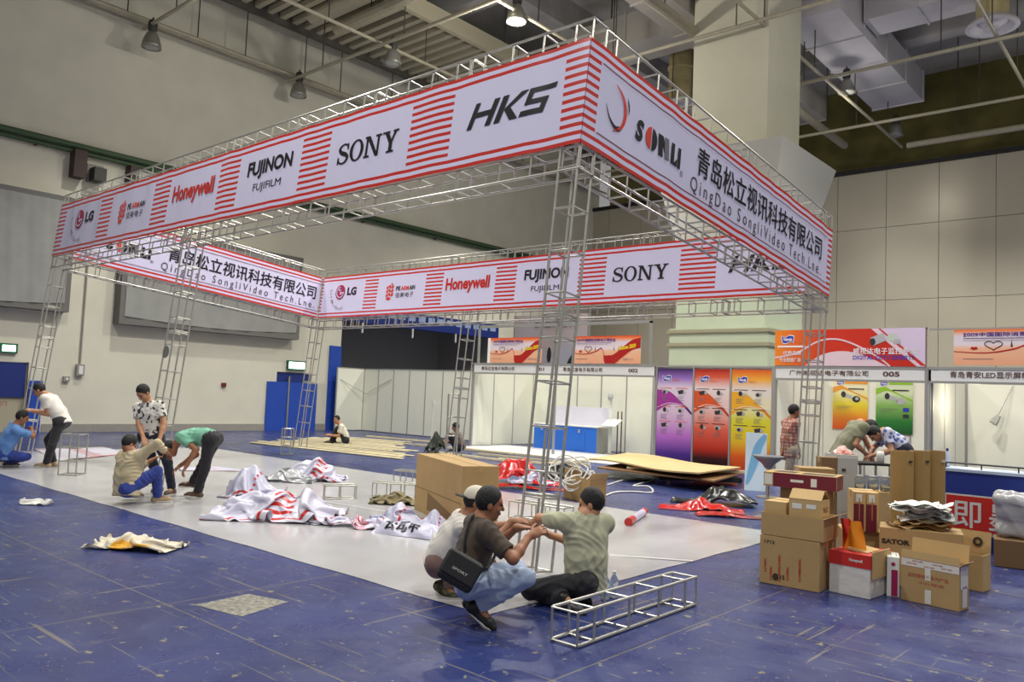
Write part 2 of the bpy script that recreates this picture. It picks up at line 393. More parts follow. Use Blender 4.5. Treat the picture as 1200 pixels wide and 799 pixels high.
# ------------------------------------------------------------------ banners
M_vin = mat('white_banner_vinyl', (222, 218, 246), 0.24, coat=.3, bump=.35, bscale=3.2, stretch=(2.2, 2.2, .5))
M_red = mat('red_banner_print', (204, 48, 40), 0.26, coat=.3)
M_ink = mat('black_banner_print', (30, 28, 34), 0.3)
M_mag = mat('maroon_logo_print', (165, 30, 80), .3); M_orr = mat('orange_red_print', (222, 66, 44), .3)
NST = 13; SP = (FHB - .042) / (NST - 1); SH = .042
def rip(a, b, seed):
    return 0.007 * math.sin(a * 7.3 + b * .4 + seed) * math.sin(a * 1.9 + seed * 2) + 0.003 * math.sin(a * 15 - b * .5 + seed) * math.sin(a * 3.1 + 1 + seed)
def banner(name, label, length, P, zones, seed, thin=False):
    """P(a, z, off) -> frame-local point; zones: list of (a0, a1) striped across the full height"""
    cuts = sorted(set([0.0, length] + [q for zz in zones for q in zz]))
    xs = []
    for a, b in zip(cuts, cuts[1:]):
        n = max(1, int((b - a) / .09)); xs += [a + (b - a) * k / n for k in range(n)]
    xs.append(length)
    zs = []
    for k in range(NST):
        zs += [k * SP, k * SP + SH]
    V = [P(a, z, rip(a, z, seed)) for a in xs for z in zs]; nz = len(zs)
    mb = MB(); k0 = 0; Fr = []; Fw = []
    for i in range(len(xs) - 1):
        ac = (xs[i] + xs[i + 1]) / 2; inz = any(a <= ac <= b for a, b in zones)
        for j in range(nz - 1):
            st = j % 2 == 0; k = j // 2
            red = st and (k in (0, 1, NST - 2, NST - 1) or inz)
            (Fr if red else Fw).append((i * nz + j, (i + 1) * nz + j, (i + 1) * nz + j + 1, i * nz + j + 1))
    mb.v = [Vector(p) for p in V]; mb.f = Fw + Fr; mb.m = [0] * len(Fw) + [1] * len(Fr)
    root = thing(name, label, 'banner', FO, rot=(-TH, 0, 0), group=None)
    mb.build('vinyl_sheet', [M_vin, M_red], root, world=False, smooth=True)
    return root
def letter_mesh(name, mats, root, draw, P, seed, sx=0.0):
    """draw fills an MB with points (a, z, 0); cut it finely and lay it on the rippled sheet"""
    mb = MB(); draw(mb)
    me = bpy.data.meshes.new('t'); me.from_pydata([tuple(v) for v in mb.v], [], mb.f); me.polygons.foreach_set('material_index', mb.m)
    bm = bmesh.new(); bm.from_mesh(me)
    xs = [v.co.x for v in bm.verts]; a = min(xs); b = max(xs); q = a + .06
    while q < b:
        bmesh.ops.bisect_plane(bm, geom=list(bm.verts) + list(bm.edges) + list(bm.faces), plane_co=(q, 0, 0), plane_no=(1, 0, 0), dist=1e-5); q += .06
    for v in bm.verts:
        v.co = P(v.co.x, v.co.y, rip(v.co.x - SHIFT.get(seed, 0), v.co.y, seed) + .007)
    bm.normal_update(); bm.to_mesh(me); bm.free()
    for m in mats: me.materials.append(m)
    o = bpy.data.objects.new(name, me); COL.objects.link(o); o.parent = root; return o
SHIFT = {3.7: FT + .03, 5.2: .31}
F2 = lambda ox, oy: (lambda a, b: Vector((ox + a, oy + b, 0)))
def ellipse(cx, cy, rx, ry, n=28, a0=0, a1=2 * math.pi):
    return [(cx + rx * math.cos(a0 + (a1 - a0) * i / n), cy + ry * math.sin(a0 + (a1 - a0) * i / n)) for i in range(n + (0 if abs(a1 - a0) > 6.28 else 1))]
def ring(mb, fn, cx, cy, rx, ry, ix, iy, mi=0, n=28, a0=0, a1=2 * math.pi):
    V = []; Fs = []
    for i in range(n + 1):
        t = a0 + (a1 - a0) * i / n; V += [fn(cx + rx * math.cos(t), cy + ry * math.sin(t)), fn(cx + ix * math.cos(t), cy + iy * math.sin(t))]
    for i in range(n): Fs.append((2 * i, 2 * i + 2, 2 * i + 3, 2 * i + 1))
    mb.add(V, Fs, mi)
def serif_word(mb, fn):
    """S O N Y in slab serif, unit cap height"""
    R = lambda x0, y0, x1, y1: mb.prism([(x0, y0), (x1, y0), (x1, y1), (x0, y1)], fn)
    c = bez([(.70, .73), (.62, .90), (.40, .96), (.20, .88), (.13, .72), (.25, .58), (.45, .50), (.64, .40), (.70, .25), (.58, .09), (.36, .04), (.16, .12), (.08, .30)], 48)
    wv = [(.09 + .11 * math.sin(math.pi * min(1, max(0, (i / (len(c) - 1) - .2) / .6)))) for i in range(len(c))]
    V, Fs = strip(c, wv); mb.add([fn(*p) for p in V], Fs); R(.66, .66, .74, .98); R(.04, .02, .12, .36)
    ring(mb, fn, 1.32, .5, .46, .52, .27, .44)
    R(1.95, 0, 2.07, 1); R(2.62, 0, 2.74, 1); R(1.86, 0, 2.2, .09); R(1.86, .91, 2.14, 1); R(2.5, .91, 2.86, 1); mb.prism([(1.95, 1), (2.16, 1), (2.74, 0), (2.56, 0)], fn)
    mb.prism([(3.02, 1), (3.26, 1), (3.56, .46), (3.36, .42)], fn); mb.prism([(3.68, 1), (3.82, 1), (3.54, .42), (3.42, .46)], fn); R(3.36, 0, 3.56, .5); R(3.24, 0, 3.68, .09); R(2.92, .91, 3.36, 1); R(3.56, .91, 3.92, 1)
def hks(mb, fn0):
    sh = .32; fn = lambda x, y: fn0(x + sh * y, y)
    Pq = lambda *p: mb.prism(list(p), fn)
    Pq((0, 0), (.2, 0), (.2, 1), (0, 1)); Pq((.78, 0), (1.0, 0), (1.0, 1), (.78, 1)); Pq((.2, .42), (.78, .42), (.78, .62), (.2, .62))
    Pq((1.14, 0), (1.38, 0), (1.38, 1), (1.14, 1)); Pq((1.38, .46), (1.86, 1), (2.16, 1), (1.62, .5), (2.1, 0), (1.78, 0))
    for q in ([(2.15, 0), (3.05, 0), (3.05, .2), (2.15, .2)], [(2.85, .2), (3.05, .2), (3.05, .58), (2.85, .58)], [(2.2, .4), (2.85, .4), (2.85, .58), (2.2, .58)], [(2.2, .58), (2.4, .58), (2.4, 1), (2.2, 1)], [(2.4, .82), (3.2, .82), (3.2, 1), (2.4, 1)]): Pq(*q)
def logos(root, P, seed, flip=None):
    cen = [-1.10, -3.48, -5.79, -8.08, -10.42, -12.71]
    A = (lambda x: x) if flip is None else flip
    def at0(cx, w): return A(cx - w / 2) if flip is None else cx - w / 2
    off = FL + 0.0
    def lm(nm, mats, draw): return letter_mesh(nm, mats, root, draw, P, seed)
    c = cen[0] + off
    lm('lettering', [M_ink], lambda mb: hks(mb, lambda x, y: Vector((c - .56 + x * .365, .44 + y * .30, 0))))
    c1 = cen[1] + off
    lm('lettering', [M_ink], lambda mb: serif_word(mb, lambda x, y: Vector((c1 - .62 + x * .316, .42 + y * .29, 0))))
    c2 = cen[2] + off
    def fj(mb):
        put_text(mb, 'FUJINON', c2 - .58, .53, F2(0, 0), cap=.30, width=1.18, bold=.035); put_text(mb, 'FUJIFILM', c2 - .36, .31, F2(0, 0), cap=.15, width=.74, bold=.0)
    lm('lettering', [M_ink], fj)
    c3 = cen[3] + off
    lm('lettering', [M_red], lambda mb: put_text(mb, 'Honeywell', c3 - .7, .42, F2(0, 0), cap=.38, width=1.4, bold=.035))
    c4 = cen[4] + off
    def pm(mb):
        f = F2(c4 - .35, .58)
        for k, (y, col) in enumerate(((.13, 1), (.03, 1), (-.07, 1))):
            V, Fs = strip(bez([(-.13, y - .05), (-.05, y + .03), (.05, y - .03), (.14, y + .06)], 12), [.02, .075, .075, .02] * 3 + [.02] * 3); mb.add([f(*p) for p in V], Fs[:11], 1)
        mb.prism(ellipse(-.03, -.17, .09, .04, 14), f, 1); mb.prism(ellipse(.05, .2, .03, .03, 10), f, 1)
        put_text(mb, 'PE', c4 - .12, .60, F2(0, 0), 0, cap=.11, width=.16, bold=.03); put_text(mb, 'ARM', c4 + .06, .60, F2(0, 0), 1, cap=.11, width=.28, bold=.03); put_text(mb, 'AIN', c4 + .36, .60, F2(0, 0), 0, cap=.11, width=.22, bold=.03)
        put_text(mb, '佳美电子', c4 - .12, .42, F2(0, 0), 0, cap=.13, width=.66)
    lm('printed_logo', [M_ink, M_orr], pm)
    c5 = cen[5] + off
    def lg(mb):
        f = F2(c5 - .1, .68)
        mb.prism(ellipse(0, 0, .2, .2, 32), f, 1)
        f2 = lambda x, y: f(x, y) 
        put_text(mb, 'LG', c5 + .2, .58, F2(0, 0), 0, cap=.22, width=.38, bold=.05)
    lm('printed_logo', [M_ink, M_mag], lg)
    def lg2(mb):
        f = lambda x, y: Vector((c5 - .1 + x, .68 + y, 0))
        ring(mb, f, 0, 0, .155, .155, .128, .128, 0, 28, math.pi / 2 + .1, 2 * math.pi + .0)
        mb.prism([(.03, 0), (.155, 0), (.155, -.027), (.03, -.027)], f); mb.prism([(-.013, .09), (.013, .09), (.013, -.06), (-.013, -.06)], f); mb.prism([(.013, -.035), (.06, -.035), (.06, -.06), (.013, -.06)], f); mb.prism(ellipse(-.06, .065, .022, .022, 10), f)
    o = letter_mesh('printed_logo', [M_vin], root, lg2, lambda a, z, d: P(a, z, d + .004), seed)
    def tagl(mb):
        s = "Life'sGood"
        for k, ch in enumerate(s):
            t = math.pi * (0.98 + .58 * k / (len(s) - 1)); f = lambda x, y, t=t: Vector((c5 - .04 + .5 * math.cos(t) + x * math.cos(t + math.pi / 2) - y * math.sin(t + math.pi / 2), .70 + .5 * math.sin(t) + x * math.sin(t + math.pi / 2) + y * math.cos(t + math.pi / 2), 0))
            put_text(mb, ch, -.03, 0, f, 0, cap=.09 if ch in "LfGde'i" else .06)
    lm('lettering', [mat('grey_banner_print', (130, 110, 120), .3)], tagl)
def company(root, P, seed, swoosh=True, shift=0.0):
    def lm(nm, mats, draw): return letter_mesh(nm, mats, root, draw, P, seed)
    lm('lettering', [M_ink], lambda mb: put_text(mb, '青岛松立视讯科技有限公司', 2.32 + shift, .49, F2(0, 0), cap=.36, width=4.17, bold=.03, space=1.0))
    lm('lettering', [mat('dark_grey_banner_print', (70, 62, 70), .3)], lambda mb: put_text(mb, 'QingDao SongliVideo Tech.Lne.', 2.2 + shift, .19, F2(0, 0), cap=.24, width=4.3, bold=.0, space=1.5))
    for z in (.19, FHB - .19):
        letter_mesh('border_line', [mat('thin_dark_red_line', (120, 40, 50), .3)], root, lambda mb, z=z: mb.prism([(.22, z - .006), (FWD - .2, z - .006), (FWD - .2, z + .006), (.22, z + .006)], F2(0, 0)), P, seed)
    if not swoosh: return
    def sw(mb):
        f = F2(shift, 0)
        V, Fs = strip(bez([(.50, .84), (.66, .74), (.72, .58), (.66, .42), (.50, .32)], 20), [.004 + .05 * math.sin(math.pi * i / 20) for i in range(21)]); mb.add([f(*p) for p in V], Fs, 1)
        V, Fs = strip(bez([(.34, .56), (.42, .44), (.54, .37), (.66, .40)], 15), [.004 + .06 * (i / 15) ** 1.0 * (1 if i < 14 else .4) for i in range(16)]); mb.add([f(*p) for p in V], Fs, 0)
        V, Fs = strip(bez([(.74, .78), (.78, .68), (.775, .60)], 8), [.004, .012, .02, .025, .02, .02, .012, .008, .004]); mb.add([f(*p) for p in V], Fs, 0)
    lm('printed_logo', [M_ink, M_orr], sw)
    def so(mb):
        f = F2(shift, 0); x = .93
        put_text(mb, 'S', x, .40, f, 0, cap=.25, width=.16, bold=.05, shear=.15)
        mb.prism(ellipse(1.25, .525, .11, .13, 16, math.pi / 2, 3 * math.pi / 2), f, 1); mb.prism(ellipse(1.275, .525, .11, .13, 16, -math.pi / 2, math.pi / 2), f, 0)
        for a, m_ in ((1.43, 0), (1.56, 2)): mb.prism([(a, .40), (a + .09, .40), (a + .03 + .03, .65), (a - .03, .65)], f, m_)
        mb.prism([(1.44, .65), (1.50, .65), (1.65, .40), (1.59, .40)], f, 0)
        mb.prism([(1.69, .40), (1.77, .40), (1.77, .65), (1.69, .65)], f, 0); mb.prism([(1.77, .40), (1.845, .40), (1.845, .50), (1.77, .43)], f, 0)
        mb.prism([(1.86, .40), (1.93, .40), (1.93, .65), (1.86, .65)], f, 0)
        put_text(mb, '®', 1.94, .33, f, 0, cap=.07)
    lm('lettering', [M_ink, M_orr, mat('mid_grey_banner_print', (120, 116, 122), .3)], so)
zF = [(0, .29)] + [(FL + c - 1.165 - .335 - .0, FL + c - 1.165 + .335) for c in (-1.10, -3.47, -5.79, -8.10, -10.42)]
zF = [(FL - .29, FL), (FL - 2.66, FL - 1.93), (FL - 4.96, FL - 4.30), (FL - 7.24, FL - 6.64), (FL - 9.52, FL - 8.92), (FL - 11.82, FL - 11.30), (0, .38)]
PF = lambda a, z, d: Vector((a - FL, -.005 - d, z))
b1 = banner('logo_banner', 'long striped logo banner along the near side of the truss frame, facing the blue floor', FL, PF, zF, 0.4)
logos(b1, PF, 0.4)
PR = lambda a, z, d: Vector((.005 + d, a, z))
zR = [(0, .2), (FWD - .16, FWD)]
b2 = banner('company_banner', 'company name banner with red and black swoosh on the right end of the truss frame', FWD, PR, zR, 2.1)
company(b2, PR, 2.1)
PB = lambda a, z, d: Vector((a - FL + FT + .03, FWD - FT - d, z))
zB = [(max(0, a - FT), min(FL - 2 * FT, b - FT)) for a, b in zF]
b3 = banner('logo_banner', 'striped logo banner on the far side of the truss frame, behind the near tower', FL - 2 * FT - .03, PB, zB, 3.7)
logos(b3, lambda a, z, d: PB(a - FT - .03, z, d), 3.7)
PL = lambda a, z, d: Vector((-FL + FT + d, a + .31, z))
b4 = banner('company_banner', 'company name banner hung inside the left end of the truss frame, facing right', FWD - FT - .34, PL, [(0, .12)], 5.2)
company(b4, lambda a, z, d: PL(a - .31, z, d), 5.2)
# ================================================================== PEOPLE: bodies and clothes as smooth implicit surfaces
class SDF:
    def __init__(s, lo, hi, h):
        s.lo = np.array(lo, float) - 3 * h; s.h = h
        s.n = np.ceil((np.array(hi, float) - s.lo) / h).astype(int) + 4
        s.f = np.full(s.n, 0.5, np.float32)
    def _sub(s, lo, hi):
        a = np.maximum(np.floor((lo - s.lo) / s.h).astype(int), 0); b = np.minimum(np.ceil((hi - s.lo) / s.h).astype(int) + 1, s.n)
        if (b <= a).any(): return None
        g = [(s.lo[i] + s.h * np.arange(a[i], b[i])).astype(np.float32) for i in range(3)]
        return tuple(slice(a[i], b[i]) for i in range(3)), (g[0][:, None, None], g[1][None, :, None], g[2][None, None, :])
    def _put(s, sl, d, k, op):
        o = s.f[sl]
        if op == 'sub': d = -d; h = np.maximum(k - np.abs(o - d), 0) / max(k, 1e-6); s.f[sl] = np.maximum(o, d) + h * h * k / 4
        else: h = np.maximum(k - np.abs(o - d), 0) / max(k, 1e-6); s.f[sl] = np.minimum(o, d) - h * h * k / 4
    def cone(s, a, b, r1, r2, k=.03, op='add', flat=None, planes=()):
        a = np.array(a, float); b = np.array(b, float); R = max(r1, r2) + k + .03
        q = s._sub(np.minimum(a, b) - R, np.maximum(a, b) + R)
        if q is None: return s
        sl, (x, y, z) = q; d = b - a; L2 = max(d @ d, 1e-9)
        px, py, pz = x - a[0], y - a[1], z - a[2]
        tt = (px * d[0] + py * d[1] + pz * d[2]) / L2; t = np.clip(tt, 0, 1)
        dist = np.sqrt((px - t * d[0]) ** 2 + (py - t * d[1]) ** 2 + (pz - t * d[2]) ** 2) - (r1 + (r2 - r1) * t)
        if flat: # flat cut ends
            L = math.sqrt(L2)
            if 'b' in flat: dist = np.maximum(dist, (tt - 1) * L)
            if 'a' in flat: dist = np.maximum(dist, -tt * L)
        for p, n in planes: dist = np.maximum(dist, (x - p[0]) * n[0] + (y - p[1]) * n[1] + (z - p[2]) * n[2])
        s._put(sl, dist, k, op); return s
    def ell(s, c, ax, rad, k=.03, op='add', planes=(), noise=0):
        c = np.array(c, float); R = max(rad) + k + .03
        q = s._sub(c - R, c + R)
        if q is None: return s
        sl, (x, y, z) = q; px, py, pz = x - c[0], y - c[1], z - c[2]
        acc = 0; acc2 = 0
        for A, r in zip(ax, rad):
            u = px * A[0] + py * A[1] + pz * A[2]; acc = acc + (u / r) ** 2; acc2 = acc2 + (u / (r * r)) ** 2
        k0 = np.sqrt(acc); k1 = np.sqrt(acc2) + 1e-6; d = k0 * (k0 - 1) / k1
        if noise: d = d + noise * (np.sin(x * 310) * np.sin(y * 290 + z * 40) * np.sin(z * 270))
        for p, n in planes: d = np.maximum(d, (x - p[0]) * n[0] + (y - p[1]) * n[1] + (z - p[2]) * n[2])
        s._put(sl, d, k, op); return s
    def cut(s, p, n):
        g = [(s.lo[i] + s.h * np.arange(s.n[i])).astype(np.float32) for i in range(3)]
        s.f = np.maximum(s.f, (g[0][:, None, None] - p[0]) * n[0] + (g[1][None, :, None] - p[1]) * n[1] + (g[2][None, None, :] - p[2]) * n[2]); return s
    def mesh(s):
        f = s.f; ins = f < 0; A = [slice(None, -1), slice(1, None)]
        cnt = np.zeros(tuple(s.n - 1), np.int8); pos = np.zeros(tuple(s.n - 1) + (3,), np.float32)
        cc = {}
        for i in (0, 1):
            for j in (0, 1):
                for k in (0, 1): cc[i, j, k] = (f[A[i], A[j], A[k]])
        for ax in range(3):
            for a in (0, 1):
                for b in (0, 1):
                    p0 = [0, 0, 0]; o = [i for i in range(3) if i != ax]; p0[o[0]] = a; p0[o[1]] = b; p1 = list(p0); p1[ax] = 1
                    v0, v1 = cc[tuple(p0)], cc[tuple(p1)]; m = (v0 < 0) != (v1 < 0)
                    I = np.nonzero(m); t = v0[I] / (v0[I] - v1[I]); q = np.tile(np.array(p0, np.float32), (len(t), 1)); q[:, ax] = t
                    pos[I] += q; cnt[I] += 1
        I = np.nonzero(cnt); idx = np.full(cnt.shape, -1, np.int64); idx[I] = np.arange(len(I[0]))
        V = s.lo + s.h * (np.stack(I, 1) + pos[I] / cnt[I][:, None])
        Fs = []
        for ax in range(3):
            o = [(ax + 1) % 3, (ax + 2) % 3]
            a = [slice(1, -1)] * 3; a[ax] = slice(0, -1); b = [slice(1, -1)] * 3; b[ax] = slice(1, None)
            for sgn in (0, 1):
                m = (ins[tuple(a)] & ~ins[tuple(b)]) if sgn == 0 else (~ins[tuple(a)] & ins[tuple(b)])
                J = np.stack(np.nonzero(m), 1)
                if not len(J): continue
                J[:, o[0]] += 1; J[:, o[1]] += 1
                def ix(d0, d1):
                    K = J.copy(); K[:, o[0]] -= d0; K[:, o[1]] -= d1; return idx[K[:, 0], K[:, 1], K[:, 2]]
                q = [ix(1, 1), ix(0, 1), ix(0, 0), ix(1, 0)]
                if sgn: q = q[::-1]
                Fs.append(np.stack(q, 1))
        Fs = np.concatenate(Fs) if Fs else np.zeros((0, 4), int)
        return V, Fs[(Fs >= 0).all(1)]
def np_mesh(name, V, Fs, m, parent=None, origin=(0, 0, 0), smooth=True):
    me = bpy.data.meshes.new(name); n = len(V)
    me.vertices.add(n); me.vertices.foreach_set('co', (np.asarray(V, float) - np.array(origin, float)).astype(np.float32).ravel())
    me.loops.add(len(Fs) * 4); me.loops.foreach_set('vertex_index', np.asarray(Fs).astype(np.int32).ravel())
    me.polygons.add(len(Fs)); me.polygons.foreach_set('loop_start', np.arange(0, len(Fs) * 4, 4, dtype=np.int32)); me.polygons.foreach_set('loop_total', np.full(len(Fs), 4, np.int32))
    me.polygons.foreach_set('use_smooth', np.ones(len(Fs), bool)); me.update(calc_edges=True); me.validate(); me.materials.append(m)
    o = bpy.data.objects.new(name, me); COL.objects.link(o)
    if parent is not None: o.parent = parent
    else: o.location = origin
    return o
def vnormals(V, Fs):
    N = np.zeros_like(V); a, b, c, d = (V[Fs[:, i]] for i in range(4)); n = np.cross(c - a, d - b)
    for i in range(4): np.add.at(N, Fs[:, i], n)
    return N / (np.linalg.norm(N, axis=1)[:, None] + 1e-9)
def folds(V, N, amp, seed, sc=1.0):
    r = np.random.RandomState(seed); d = np.zeros(len(V))
    W = V + .03 * np.sin(V[:, [1, 2, 0]] * 19 * sc + seed)
    for i in range(7):
        k = r.normal(size=3); k /= np.linalg.norm(k); fq = r.uniform(22, 60) * sc; ph = r.uniform(0, 6.3)
        k2 = r.normal(size=3) * 7 * sc
        d += (1 - np.abs(np.sin(W @ k * fq + ph)) * 1.6) * np.clip(np.sin(W @ k2 + ph), 0, 1)
    return V + N * (d * amp / 2.2)[:, None]
def smooth_mesh(V, Fs, it):
    E = np.concatenate([Fs[:, [0, 1]], Fs[:, [1, 2]], Fs[:, [2, 3]], Fs[:, [3, 0]]])
    for _ in range(it):
        S = np.zeros_like(V); c = np.zeros(len(V)); np.add.at(S, E[:, 0], V[E[:, 1]]); np.add.at(c, E[:, 0], 1); np.add.at(S, E[:, 1], V[E[:, 0]]); np.add.at(c, E[:, 1], 1)
        V = V * .5 + .5 * S / np.maximum(c, 1)[:, None]
    return V
def nv(v): v = np.array(v, float); return v / (np.linalg.norm(v) + 1e-9)
fh, rh = np.array(FH), np.array(RH); fh /= np.linalg.norm(fh); rh /= np.linalg.norm(rh); zh = np.array([0, 0, 1.])
def head_dir(deg, pitch=0):
    """0 = away from the camera, 90 = right, 180 = towards the camera; pitch down positive"""
    a = math.radians(deg); p = math.radians(pitch); h = fh * math.cos(a) + rh * math.sin(a); return h * math.cos(p) - zh * math.sin(p), h
def ik(a, c, l1, l2, hint):
    a, c, hint = (np.array(q, float) for q in (a, c, hint)); d = c - a; L = np.linalg.norm(d); u = d / L
    if L > (l1 + l2) * .985: L = (l1 + l2) * .985; c = a + u * L
    if L < abs(l1 - l2) + .05: L = abs(l1 - l2) + .05; c = a + u * L
    x = (l1 * l1 - l2 * l2 + L * L) / (2 * L); y = math.sqrt(max(l1 * l1 - x * x, 0)); h = hint - a; h = h - u * (h @ u); h = nv(h) if np.linalg.norm(h) > 1e-4 else nv(np.cross(u, zh))
    return a + u * x + h * y, c
SKIN = mat('tan_skin', (190, 138, 104), 0.5, var=.06, vscale=20)
SKIN2 = mat('brown_skin', (158, 106, 76), 0.5, var=.06, vscale=20)
HAIR = mat('black_hair', (20, 18, 18), 0.55, bump=.6, bscale=160)
EYE = mat('dark_eye', (25, 18, 16), .2)
def hand(S, wr, fd, nrm, curl=.5, s=1.0, side=1, spread=.10):
    fd = nv(fd); nrm = nv(np.array(nrm) - fd * (np.array(nrm) @ fd)); sd = np.cross(fd, nrm)   # across the palm; nrm = back of hand
    k = .006
    pc = wr + fd * .05 * s
    S.cone(wr - fd * .02, wr + fd * .02 * s, .026 * s, .027 * s, .02)
    S.ell(pc, (fd, sd, nrm), (.055 * s, .042 * s, .017 * s), .015)
    for i, (off, ln) in enumerate(((-.030, .92), (-.010, 1.0), (.010, .95), (.029, .76))):
        d = nv(fd + sd * spread * (i - 1.5) * .5); p = wr + fd * .088 * s + sd * off * s; a = 0.0; n = nrm
        for j, (sl, r) in enumerate(((.043, .0098), (.028, .0088), (.022, .0078))):
            a = curl * (0.7 if j == 0 else 1.0)
            d2 = nv(d * math.cos(a) - n * math.sin(a)); n = nv(n * math.cos(a) + d * math.sin(a)); d = d2
            q = p + d * sl * ln * s; S.cone(p, q, r * s, r * .93 * s, .004); p = q
    t = -sd * side if False else -sd
    p = wr + fd * .025 * s + t * .028 * s; d = nv(fd * .65 + t * .75 - nrm * .25)
    for sl, r in ((.040, .0125), (.030, .0105), (.024, .009)):
        q = p + d * sl * s; S.cone(p, q, r * s, r * .9 * s, .006); p = q; d = nv(d + fd * .35 - nrm * curl * .35)
def person(name, label, base, J, face, tface, hface, hpitch=0, scale=1.0, skin=SKIN, shirt=None, trousers=None, shoe=None, sole=None, sleeve=.62, long_sleeve=False, h=.010, hem=.07, curl=(.5, .5), palm=None, foot=None, fold=.007, cap=None, headup=None, hair=True, longhair=0, shorts=False, toe=None, loose=1.0, group=None):
    s = scale; B = np.array(base, float); dist = float(np.dot(B, fh))
    def px(u, v, dd=0): return np.array(atd(u, v, dist + dd))
    P = {k: (px(*v) if not isinstance(v, np.ndarray) else v) for k, v in J.items()}
    pel, nek, hed = P['pel'], P['nek'], P['hed']
    _, fa = head_dir(face); right = np.cross(fa, zh)
    _, tfa = head_dir(tface); sp = nv(nek - pel); tr = np.cross(tfa, zh); tr = nv(tr - sp * (tr @ sp)); tf = nv(np.cross(sp, tr))
    hip = {'L': pel - right * .095 * s, 'R': pel + right * .095 * s}
    che = nek - sp * .17 * s
    mid = (pel * .5 + che * .5) - tf * J.get('_arch', np.array(.02)) * s
    sh = {k: nek - sp * .055 * s + tr * .175 * s * g for k, g in (('L', -1), ('R', 1))}
    for k in 'LR':
        if 'sh' + k in P: sh[k] = sh[k] * .3 + P['sh' + k] * .7
    el, wr, kn, an = {}, {}, {}, {}
    for k in 'LR':
        el[k], wr[k] = ik(sh[k], P['ha' + k], .285 * s, .25 * s, P['el' + k])
        kn[k], an[k] = ik(hip[k], P['an' + k], .42 * s, .41 * s, P['kn' + k])
    allp = [pel, nek, hed] + [d[k] for d in (sh, el, wr, kn, an, hip) for k in 'LR']
    lo = np.min(allp, 0) - .24; hi = np.max(allp, 0) + .24; lo[2] = max(lo[2], -.05)
    # --- body
    S = SDF(lo, hi, h); f = .9
    for g in (-1, 1):
        S.cone(pel + tr * .05 * g * s, mid + tr * .05 * g * s, .10 * s * f, .098 * s * f, .05); S.cone(mid + tr * .05 * g * s, che + tr * .06 * g * s, .098 * s * f, .112 * s * f, .05)
    S.cone(sh['L'], sh['R'], .058 * s, .058 * s, .06); S.cone(che, nek, .10 * s * f, .07 * s, .05)
    for k in 'LR':
        S.cone(hip[k], kn[k], .082 * s, .056 * s, .03); S.cone(kn[k], kn[k] * .6 + an[k] * .4, .055 * s, .052 * s, .02); S.cone(kn[k] * .6 + an[k] * .4, an[k], .052 * s, .036 * s, .02)
        S.cone(sh[k], el[k], .050 * s, .040 * s, .025); S.cone(el[k], el[k] * .65 + wr[k] * .35, .041 * s, .040 * s, .02); S.cone(el[k] * .65 + wr[k] * .35, wr[k], .040 * s, .026 * s, .02)
    hf, hh = head_dir(hface, hpitch); hu = nv(zh - hf * (zh @ hf)) if headup is None else nv(np.array(headup) - hf * (np.array(headup) @ hf)); hr = np.cross(hf, hu)
    S.cone(nek, hed - hu * .04 * s - hf * .015 * s, .058 * s, .052 * s, .035)
    at = lambda a, b, c: hed + (hr * a + hf * b + hu * c) * s
    S.ell(at(0, -.008, .03), (hr, hf, hu), (.075 * s, .094 * s, .092 * s), .02)
    S.ell(at(0, .022, -.045), (hr, hf, hu), (.058 * s, .066 * s, .072 * s), .04)
    S.ell(at(0, .052, -.095), (hr, hf, hu), (.026 * s, .022 * s, .02 * s), .03)
    S.ell(at(0, .075, .028), (hr, hf, hu), (.052 * s, .016 * s, .012 * s), .02)
    for g in (-1, 1):
        S.ell(at(.031 * g, .093, .006), (hr, hf, hu), (.017 * s, .012 * s, .010 * s), .008, 'sub')
        S.ell(at(.077 * g, -.008, -.012), (hr, hf, hu), (.010 * s, .020 * s, .032 * s), .008)
        S.ell(at(.036 * g, .062, -.03), (hr, hf, hu), (.022 * s, .02 * s, .018 * s), .02)
    S.cone(at(0, .088, .012), at(0, .106, -.028), .009 * s, .014 * s, .012)
    S.ell(at(0, .086, -.062), (hr, hf, hu), (.024 * s, .012 * s, .011 * s), .008); S.ell(at(0, .100, -.063), (hr, hf, hu), (.02 * s, .006 * s, .0022 * s), .004, 'sub')
    for i, k in enumerate('LR'):
        fd = nv(wr[k] - el[k]); nb = palm[i] if palm else np.cross(fd, np.cross(zh, fd)); nb = np.array(nb, float)
        if 'fd' + k in J: fd = nv(J['fd' + k])
        hand(S, wr[k] + fd * .01, fd, nb, curl[i], s, 1 if k == 'L' else -1)
    toes = {}
    for i, k in enumerate('LR'):
        t = head_dir(foot[i] if foot else face)[1] if toe is None else nv(toe[i]); toes[k] = t
        S.cone(an[k], an[k] + t * .12 * s - zh * .045 * s, .034 * s, .028 * s, .03)
    V, Fs = S.mesh(); body = np_mesh(name, V, Fs, skin, None, B)
    tag(body, label, 'person', group)
    def part(nm, S, m, amp=0, seed=1, it=0, parent=body):
        V, Fs = S.mesh()
        if not len(V): return None
        if it: V = smooth_mesh(V, Fs, it)
        if amp: V = folds(V, vnormals(V, Fs), amp, seed)
        return np_mesh(nm, V, Fs, m, parent, B)
    sd = abs(hash_str(label)) % 997
